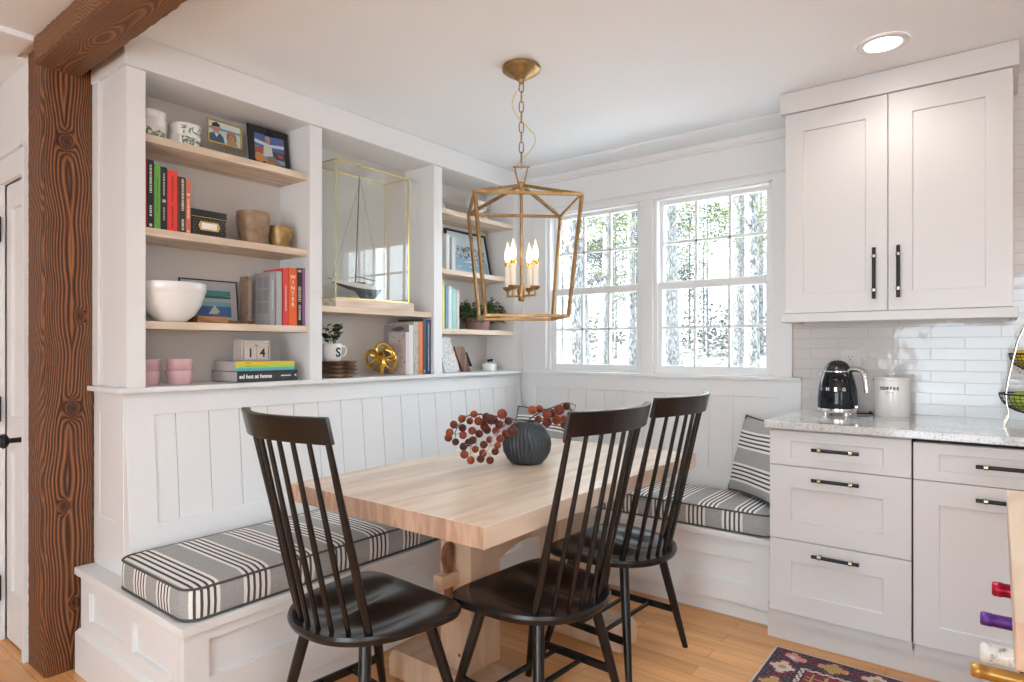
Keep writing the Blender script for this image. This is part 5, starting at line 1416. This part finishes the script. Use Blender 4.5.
# bay three, second shelf: framed harbour picture leaning against white books
zB = 1.661+E1
g = 'pale books behind the framed harbour picture'
book('white book at the left of the framed harbour picture', stand(-2.500, 2.612, zB), .085, .028, .206, (.72, .72, .70), group=g)
book('slim white book beside the framed harbour picture', stand(-2.500, 2.660, zB), .085, .030, .192, (.60, .64, .64), group=g)
T = mat3((-2.66, 2.700, zB), (.165,.986,0), (-.075,0,.997), (.986,-.165,.075)); W, H = .430, .285
hp = thing('framed_print', 'black framed harbour picture in blues leaning on the second shelf of the right bay', 'picture', (-2.62, 2.9, zB))
T = mat3((-2.604, 2.760, zB), (0,1,0), (-.21,0,.978), (1,0,.21)); W, H = .378, .283
framebars(T, W, H, .011, .012, M['ink'], hp)
bm = BM(); box(bm, .004, .004, -.002, W-.004, H-.004, .003, T=T); obj('mount', bm, colm((.62, .66, .68), .3), hp)
S = T @ mat3((.02, .02, .0032), (W-.04, 0, 0), (0, H-.04, 0), (0, 0, 1))
polys = [((.40, .56, .66), rect(0, 0, 1, 1)), ((.52, .64, .70), [(0, .72), (1, .62), (1, 1), (0, 1)]), ((.26, .46, .60), [(0, .10), (.8, .0), (1, 0), (1, .3), (0, .38)])]
rr = random.Random(11)
for i in range(70):
    x = rr.uniform(.02, .9); y = .36+.30*rr.random()-.05*x; w = rr.uniform(.02, .06); hh = rr.uniform(.02, .07)
    polys.append((rr.choice([(.70, .68, .66), (.12, .12, .18), (.45, .20, .16), (.08, .10, .22), (.62, .50, .44), (.30, .24, .26)]), rect(x, y, min(.99, x+w), min(.99, y+hh))))
for i in range(8): 
    x = rr.uniform(.05, .8); y = rr.uniform(.06, .28); polys.append(((.70, .76, .78), rect(x, y, x+.12, y+.025)))
picture(polys, S, hp)
# bay three, third shelf: pastel books and ivy
zC = 1.320+E1
g = 'pastel books on the third shelf of the right bay'
for (y, th, H, col, lab) in ((2.5745, .0225, .272, (.78, .66, .22), 'pale yellow book against the left stile of the right bay'), (2.6035, .0235, .252, (.14, .34, .47), 'blue book between the yellow and white ones'),
    (2.6275, .0290, .246, (.66, .74, .76), 'white book between the blue and mint ones'), (2.6570, .0400, .230, (.32, .58, .52), 'mint green book in the pastel row'), (2.6975, .0215, .224, (.70, .56, .55), 'pale pink book at the right end of the pastel row')):
    book(lab, stand(-2.497, y, zC), .16, th, H, col, group=g, marks=dashes(4, .45, .9, .3, int(y*1000)), markcol=tuple(min(1, c_*1.25) for c_ in col))
px, py = -2.585, 2.985
iv = thing('potted_ivy', 'trailing ivy in a dusty pink pot on the third shelf of the right bay', 'plant', (px, py, zC))
bm = BM(); lathe(bm, [(0, 0), (.066, 0), (.070, .003), (.077, .054), (.081, .056), (.081, .076), (.076, .076), (.073, .066), (0, .064)], (px, py, zC), 36); obj('pot', bm, M['potpink'], iv)
bm = BM(); bs = BM(); rr = random.Random(3)
for i in range(78):
    a = rr.uniform(0, 6.28); rad = rr.uniform(.06, .17)
    dy = math.sin(a)*rad*1.35; dx = max(-.07, min(.085, math.cos(a)*rad))
    p0 = Vector((px+dx*.3, py+dy*.3, zC+.070)); p1 = p0+Vector((dx*.5, dy*.55, rr.uniform(.04, .115))); p2 = p0+Vector((dx*.9, dy*1.0, rr.uniform(-.02, .07)))
    if i % 6 == 0: p2 = p0+Vector((.085, dy*.8, -.025)); p1 = p0+Vector((.06, dy*.5, .01))
    if i in (1, 7): p1 = Vector((px+.03, py+.13, zC+.12)); p2 = Vector((px+.05, py+.205, zC+.13+.02*(i > 1)))
    if i in (2, 9): p1 = Vector((px+.02, py+.08, zC+.16)); p2 = Vector((px+.03, py+.12, zC+.20+.02*(i > 2)))
    tube(bs, [p0, p1, p2], .0012, 5)
    for k in range(9):
        t = .25+k*.085
        s = p0.lerp(p1, t*2) if t < .5 else p1.lerp(p2, t*2-1)
        an = rr.uniform(0, 6.28)
        s.x = max(s.x, -2.655); s.y = max(2.745, min(3.170, s.y)); s.z = max(zC+.03, s.z)
        leaf(bm, s, (math.cos(an)*.8, math.sin(an), rr.uniform(-.5, .6)), (.3, 0, 1), rr.uniform(.017, .030), rr.uniform(.008, .014))
obj('vine', bs, M['leaf2'], iv)
obj('foliage', bm, M['leaf2'], iv)
# bay three, ledge
bm = BM(); T = mat3((-2.615, 2.545, zl), (0,1,0), (0,-.36,.933), (1,0,0))
prism(bm, [(.115, 0), (.215, 0), (.232, .03), (.155, .205), (.10, .21), (.06, .19), (.10, .03)], mat3((-2.56, 2.535, zl), (0,1,0), (0,0,1), (1,0,0)), .018)
solo('stone_board', bm, M['marble'], 'speckled stone board propped against the left stile of the right bay', 'board', bevel=.002)
wb = thing('walnut_board', 'dark walnut board with a knife leaning on the speckled stone board', 'board', (-2.53, 2.82, zl))
bm = BM(); prism(bm, [(2.792, zl+.0015), (2.862, zl), (2.800, zl+.150), (2.712, zl+.152)], FX(-2.555), .022); obj('board', bm, M['wedge'], wb, .002)
bm = BM(); prism(bm, [(2.870, zl+.030), (2.880, zl+.034), (2.832, zl+.118), (2.822, zl+.116)], FX(-2.552), .016); obj('knife', bm, M['blackmetal'], wb, .001)
def creamer(label, x, y, r):
    b = thing('lidded_pot', label, 'pot', (x, y, zl), 'small white lidded pots')
    bm = BM(); lathe(bm, [(0, 0), (r*.93, 0), (r, .004), (r, .036), (r*.97, .039), (0, .039)], (x, y, zl), 32)
    tube(bm, [(x, y-r+.002, zl+.030), (x+.004, y-r-.012, zl+.031), (x+.004, y-r-.013, zl+.026), (x, y-r+.002, zl+.022)], .003, 6)
    tube(bm, [(x, y+r-.002, zl+.030), (x+.004, y+r+.012, zl+.031), (x+.004, y+r+.013, zl+.026), (x, y+r-.002, zl+.022)], .003, 6)
    obj('body', bm, M['ceramic'], b)
    bm = BM(); lathe(bm, [(0, .039), (r*1.0, .039), (r*.98, .043), (r*.5, .051), (.004, .053), (0, .053)], (x, y, zl), 32); obj('lid', bm, M['ceramic'], b)
    bm = BM(); prism(bm, [(0, .052), (.010, .063), (.011, .069), (.006, .072), (0, .068), (-.006, .072), (-.011, .069), (-.010, .063)], FX(x-.004, y, zl), .008); obj('heart_knob', bm, M['ink'], b, .001)
creamer('white lidded pot with a black heart knob, nearer one on the right ledge', -2.545, 3.045, .043); creamer('white lidded pot with a black heart knob, farther one near the window wall', -2.610, 3.150, .040)
# ------------------------------------------------------------------ vase and berry sprays on the table
VX, VY, VZ = -1.490, 2.020, TZ
bm = BM()
def flute(a, z):
    return 1.035-.050*abs(math.sin(a*19+ (z-.05)*14))*min(1, max(0, (z-.004)/.02))*min(1, max(0, (.158-z)/.03))
lathe(bm, [(0, 0), (.050, 0), (.060, .003), (.078, .022), (.091, .048), (.096, .076), (.092, .104), (.078, .134), (.060, .154), (.043, .164), (.036, .167), (.033, .164), (.034, .150), (.06, .13), (.075, .08), (.06, .03), (0, .02)], (VX, VY, VZ), 228, rfun=flute)
solo('vase', bm, M['vase'], 'round dark slate vase with slanting flutes holding the berry branches', 'vase')
def wpt(px, py, depth):
    """point of the room seen at (px,py) at a given distance along the view axis (measured from the photograph)"""
    f = 627.4; c, s = .79056, .61239
    u = (px-512)/f; return Vector((depth*(u*c-s), depth*(c+s*u), 1.21-depth*(py-348)/f))
mouth = Vector((VX, VY, VZ+.160))
def spray(label, path, berries, rseed):
    root = thing('berry_branch', label, 'branch', mouth, 'berry branches in the vase')
    rr = random.Random(rseed)
    P = [mouth+Vector((0, 0, -.05)), mouth]+path
    # smooth the path
    Q = []
    for i in range(len(P)-1):
        a, b, c_, d = P[max(i-1, 0)], P[i], P[i+1], P[min(i+2, len(P)-1)]
        for k in range(5):
            t = k/5
            Q.append(.5*((2*b)+(c_-a)*t+(2*a-5*b+4*c_-d)*t*t+(3*b-a-3*c_+d)*t**3))
    Q.append(P[-1])
    bm = BM(); tube(bm, Q, [.0034-.0018*i/len(Q) for i in range(len(Q))], 7)
    for c, r in berries:
        q = min(Q[6:], key=lambda v: (v-c).length+.25*max(0, c.z-v.z))
        m = q.lerp(c, .5)+Vector((rr.uniform(-.006, .006), rr.uniform(-.006, .006), .008))
        tube(bm, [q, m, c], .0011, 5)
    obj('stem', bm, M['twigpale'] if rseed in (2, 3) else M['twig'], root)
    for c, r in berries:
        bm = BM(); bmesh.ops.create_icosphere(bm, subdivisions=3, radius=r)
        for v in bm.verts:
            n_ = v.co.normalized(); v.co = n_*r*(1+.05*noise.noise(n_*4+c*30)); v.co += c
        obj('berry', bm, M[rr.choice(('berry', 'berry', 'berry2', 'berry2', 'berry3', 'berry'))], root, smooth=True)
Lz = lambda x, y: (430+x/8.525, 395+y/8.525)
Rz = lambda x, y: (505+x/9.743, 400+y/9.743)
ra = random.Random(17)
def B(lst, fz, d, rpx):
    out = []
    for it in lst:
        x, y = it[0], it[1]; r = it[2] if len(it) > 2 else rpx
        px, py = fz(x, y); dep = d+ra.uniform(-.05, .05); out.append((wpt(px, py, dep), r/(8.525 if fz is Lz else 9.743)*dep/627.4))
    return out
spray('berry branch arching to the far left of the vase', [wpt(*Lz(690, 205), 2.48), wpt(*Lz(560, 180), 2.42), wpt(*Lz(375, 165), 2.36), wpt(*Lz(285, 205), 2.32), wpt(*Lz(222, 300), 2.29), wpt(*Lz(215, 350), 2.28)],
      B([(375, 163, 31), (272, 203), (340, 222, 30), (203, 252), (277, 280), (168, 318), (157, 365), (218, 400, 31), (282, 342), (412, 222, 36), (447, 232, 34), (480, 185), (517, 208, 44)], Lz, 2.33, 34), 1)
spray('berry branch with a pale stem drooping forward left of the vase', [wpt(*Lz(620, 235), 2.46), wpt(*Lz(520, 255), 2.40), wpt(*Lz(405, 355), 2.33), wpt(*Lz(355, 430), 2.30), wpt(*Lz(345, 500), 2.29)],
      B([(360, 305), (465, 270, 36), (487, 298), (420, 330), (330, 405), (365, 385), (285, 440), (387, 462, 31), (293, 507, 36), (347, 555)], Lz, 2.31, 34), 2)
spray('berry branch hanging low right before the left side of the vase', [wpt(*Lz(700, 228), 2.44), wpt(*Lz(610, 280), 2.38), wpt(*Lz(545, 350), 2.33), wpt(*Lz(515, 425), 2.31), wpt(*Lz(485, 480), 2.30)],
      B([(615, 162, 43), (670, 222), (458, 423), (508, 380, 30), (577, 430, 30), (556, 482, 32), (452, 495), (432, 545), (512, 556), (600, 372, 34), (650, 330, 38), (705, 302, 42), (560, 305, 32), (590, 252, 36), (548, 215, 34)], Lz, 2.33, 34), 3)
spray('berry branch reaching to the right behind the dining chair', [wpt(*Rz(270, 165), 2.52), wpt(*Rz(360, 112), 2.50), wpt(*Rz(480, 66), 2.50), wpt(*Rz(600, 26), 2.52), wpt(*Rz(690, 50), 2.54)],
      B([(268, 97, 43), (335, 85, 36), (410, 140, 46), (325, 190, 38), (410, 215, 48), (455, 135, 40), (528, 95, 52), (505, 195, 48), (600, 60, 38), (575, 185, 34), (575, 245, 36), (600, 330, 32), (597, 395, 36), (650, 140, 40)], Rz, 2.50, 40), 4)

# ------------------------------------------------------------------ the wood outside
def leafmat(name, c):
    m, nt, b = new_mat(name)
    b.inputs['Base Color'].default_value = (*c, 1); b.inputs['Roughness'].default_value = .6
    return m
M['bark'] = grain_wood('bark', [(.15, (.014, .014, .014)), (.32, (.06, .06, .058)), (.52, (.15, .15, .145)), (.9, (.22, .22, .215))], scale=(9, 9, 3.2), freq=3, nscale=3, rough=.9, fine=.5, bump=1.0)
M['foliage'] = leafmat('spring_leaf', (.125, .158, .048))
M['foliage_dark'] = leafmat('dark_sapling_leaf', (.068, .075, .064))  # the saplings' own darker leaf colour
def gmat():
    m, nt, b = new_mat('leaf_litter')
    tc = N(nt, 'ShaderNodeTexCoord'); no = N(nt, 'ShaderNodeTexNoise', Scale=1.3, Detail=9.0, Roughness=.75)
    nt.links.new(tc.outputs['Object'], no.inputs['Vector'])
    nt.links.new(ramp(nt, no.outputs['Fac'], [(.40, (.03, .03, .03)), (.47, (.10, .10, .10)), (.54, (.5, .5, .5)), (.62, (.64, .64, .63))]), b.inputs['Base Color']); b.inputs['Roughness'].default_value = .95
    return m
def gz(x, y):
    d = max(0, y-4.0)
    return -.35+2.15*(1-math.exp(-d/13.0))+.10*noise.noise(Vector((x*.25, y*.25, 0)))
bm = BM(); nx, ny = 60, 60
vs = [[bm.verts.new((-42+60*i/nx, 3.5+42*j/ny, gz(-42+60*i/nx, 3.5+42*j/ny))) for j in range(ny+1)] for i in range(nx+1)]
for i in range(nx):
    for j in range(ny): bm.faces.new((vs[i][j], vs[i+1][j], vs[i+1][j+1], vs[i][j+1])).smooth = True
struct('ground', bm, gmat())
def make_tree(name, r, h, leaves, mat, seed, spread, zmin, sg=1.0):
    rr = random.Random(seed)
    t = thing(name, '', 'tree', (0, 0, 0))
    bm = BM(); pts = []; n = 12
    for i in range(n+1):
        f = i/n; pts.append(Vector((.25*r*math.sin(f*5+seed)*2*f, .25*r*math.cos(f*4+seed)*2*f, h*f)))
    tube(bm, pts, [r*(1.35-.35*min(1, i*2.0))*(1-.72*i/n) if i == 0 else r*(1-.72*i/n) for i in range(n+1)], 14)
    tips = []
    for b in range(11):
        f = rr.uniform(.36 if r > .2 else .2, .97); base = pts[min(n-1, int(f*n))]; a = rr.uniform(0, 6.28); L = rr.uniform(.6, 1.0)*spread
        mid = base+Vector((math.cos(a)*L*.5, math.sin(a)*L*.5, L*.30)); end = base+Vector((math.cos(a)*L, math.sin(a)*L, L*.42))
        tube(bm, [base, mid, end], [r*.22*(1-.5*f), r*.14*(1-.5*f), r*.03], 6); tips += [mid, end, base.lerp(end, .75)]
        for s in range(3):
            e2 = mid.lerp(end, rr.random())+Vector((rr.uniform(-.5, .5), rr.uniform(-.5, .5), rr.uniform(-.1, .5)))*spread*.4
            tube(bm, [mid.lerp(end, .3*s), e2], [r*.06, r*.015], 5); tips.append(e2)
    obj('trunk', bm, M['bark'], t)
    bm = BM()
    for i in range(leaves):
        c = rr.choice(tips)+Vector((rr.gauss(0, .28), rr.gauss(0, .28), rr.gauss(0, .26)))*spread*.45*sg
        if c.z < zmin: continue
        an = rr.uniform(0, 6.28); leaf(bm, c, (math.cos(an), math.sin(an), rr.uniform(-.6, .2)), (rr.uniform(-.4, .4), rr.uniform(-.4, .4), 1), rr.uniform(.05, .10), rr.uniform(.018, .034))
    obj('foliage', bm, mat, t)
    return t
A_ = make_tree('tree', .30, 9.5, 700, M['foliage'], 1, .95, 3.2)
B_ = make_tree('tree', .11, 10.5, 2200, M['foliage'], 2, 1.5, 1.7, 1.3)
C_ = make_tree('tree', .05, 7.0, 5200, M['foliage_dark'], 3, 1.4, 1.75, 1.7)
first = {}
def plant(src, x, y, s, rz, label, grp=None):
    t = src if src.name not in first else copy_tree(src)
    first[src.name] = 1
    t.location = (x, y, gz(x, y)-.05); t.scale = (s, s, s); t.rotation_euler = (0, 0, R(rz)); t['label'] = label
    if grp: t['group'] = grp
plant(A_, -3.94, 6.3, .62, 20, 'thickest pale tree trunk close behind the left window')
plant(A_, -4.16, 7.4, .42, 140, 'tree trunk just right of the thickest one behind the left window')
plant(A_, -3.50, 8.0, .55, 250, 'broad pale tree trunk at the left edge of the right window')
plant(A_, -4.05, 12.5, .62, 80, 'pale leaning tree trunk near the right edge of the right window')
gB = 'slender trees of the wood'; gC = 'dark leafed saplings in the wood'
placed = [(-3.94, 6.3, .75), (-4.16, 7.4, .5), (-3.50, 8.0, .65), (-4.05, 12.5, .75)]
rp = random.Random(23); nB = nC = tries = 0
while tries < 4000 and (nB < 19 or nC < 22):
    tries += 1
    isB = nB < 19 and (nC >= 22 or rp.random() < .55)
    y = rp.uniform(9.5, 21 if isB else 28); x = y*rp.uniform(-.74, -.2); s_ = rp.uniform(.8, 1.1) if isB else rp.uniform(.7, 1.0)
    rad = (1.05 if isB else .95)*s_
    if any(math.hypot(x-a, y-b) < rad+c_ for a, b, c_ in placed): continue
    placed.append((x, y, rad))
    if isB: plant(B_, x, y, s_, rp.uniform(0, 360), 'slender leafy tree standing in the wood outside the windows', gB); nB += 1
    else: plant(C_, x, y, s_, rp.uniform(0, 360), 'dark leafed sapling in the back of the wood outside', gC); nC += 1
bm = BM(); rr = random.Random(41); k_ = 0
while k_ < 9000:
    y = rr.uniform(11, 34); x = y*rr.uniform(-.78, -.16)
    if any(math.hypot(x-a, y-b) < .42 for a, b, c_ in placed): continue
    if noise.noise(Vector((x*.45, y*.3, 2.2))) < rr.uniform(-.25, .35): continue
    hgt = rr.random()**1.6*1.35
    an = rr.uniform(0, 6.28); sc_ = y/16
    leaf(bm, (x, y, gz(x, y)+.05+hgt), (math.cos(an), math.sin(an), rr.uniform(-.7, .5)), (rr.uniform(-.5, .5), rr.uniform(-.5, .5), 1), rr.uniform(.06, .15)*sc_, rr.uniform(.02, .05)*sc_); k_ += 1
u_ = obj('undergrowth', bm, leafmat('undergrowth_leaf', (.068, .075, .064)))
tag(u_, 'low leafy undergrowth across the floor of the wood outside', 'undergrowth', kind='stuff')

# ------------------------------------------------------------------ light and camera
can(-.336, 2.673, 'recessed ceiling light glowing before the wall cabinet', 6.0)
for x, y in ((-.55, 1.72), (1.45, .9), (-.55, .45), (1.5, 2.3), (-3.6, -1.2)):  # unseen lights added to brighten floor, table and walls
    can(x, y, 'unseen recessed ceiling light added to brighten the room', 27, (.83, .935, 1))
w = bpy.data.worlds.new('World'); SC.world = w; w.use_nodes = True
bg = w.node_tree.nodes['Background']; bg.inputs['Color'].default_value = (.78, .925, 1.03, 1); bg.inputs['Strength'].default_value = 7.2
sun = bpy.data.lights.new('sun', 'SUN'); sun.energy = 42; sun.angle = R(3); sun.color = (1, .99, .97)
so = bpy.data.objects.new('sun', sun); COL.objects.link(so); so.rotation_euler = Vector((.72, .35, -.62)).to_track_quat('-Z', 'Y').to_euler()
cam = bpy.data.cameras.new('camera'); co = bpy.data.objects.new('camera', cam); COL.objects.link(co)
cam.sensor_fit = 'HORIZONTAL'; cam.sensor_width = 36; cam.lens = 36*627.4/1024; cam.shift_y = 7/1024; cam.clip_start = .02
co.location = (0, 0, 1.21); co.rotation_euler = (R(90), 0, math.atan2(486, 627.4))
SC.camera = co
vs_ = SC.view_settings
vs_.view_transform = 'Standard'; vs_.look = 'None'; vs_.gamma = 1; vs_.use_curve_mapping = False; vs_.exposure = 0.19
SC.cycles.use_denoising = True; SC.cycles.max_bounces = 10; SC.cycles.transparent_max_bounces = 16; SC.cycles.diffuse_bounces = 6
SC.cycles.sample_clamp_indirect = 6
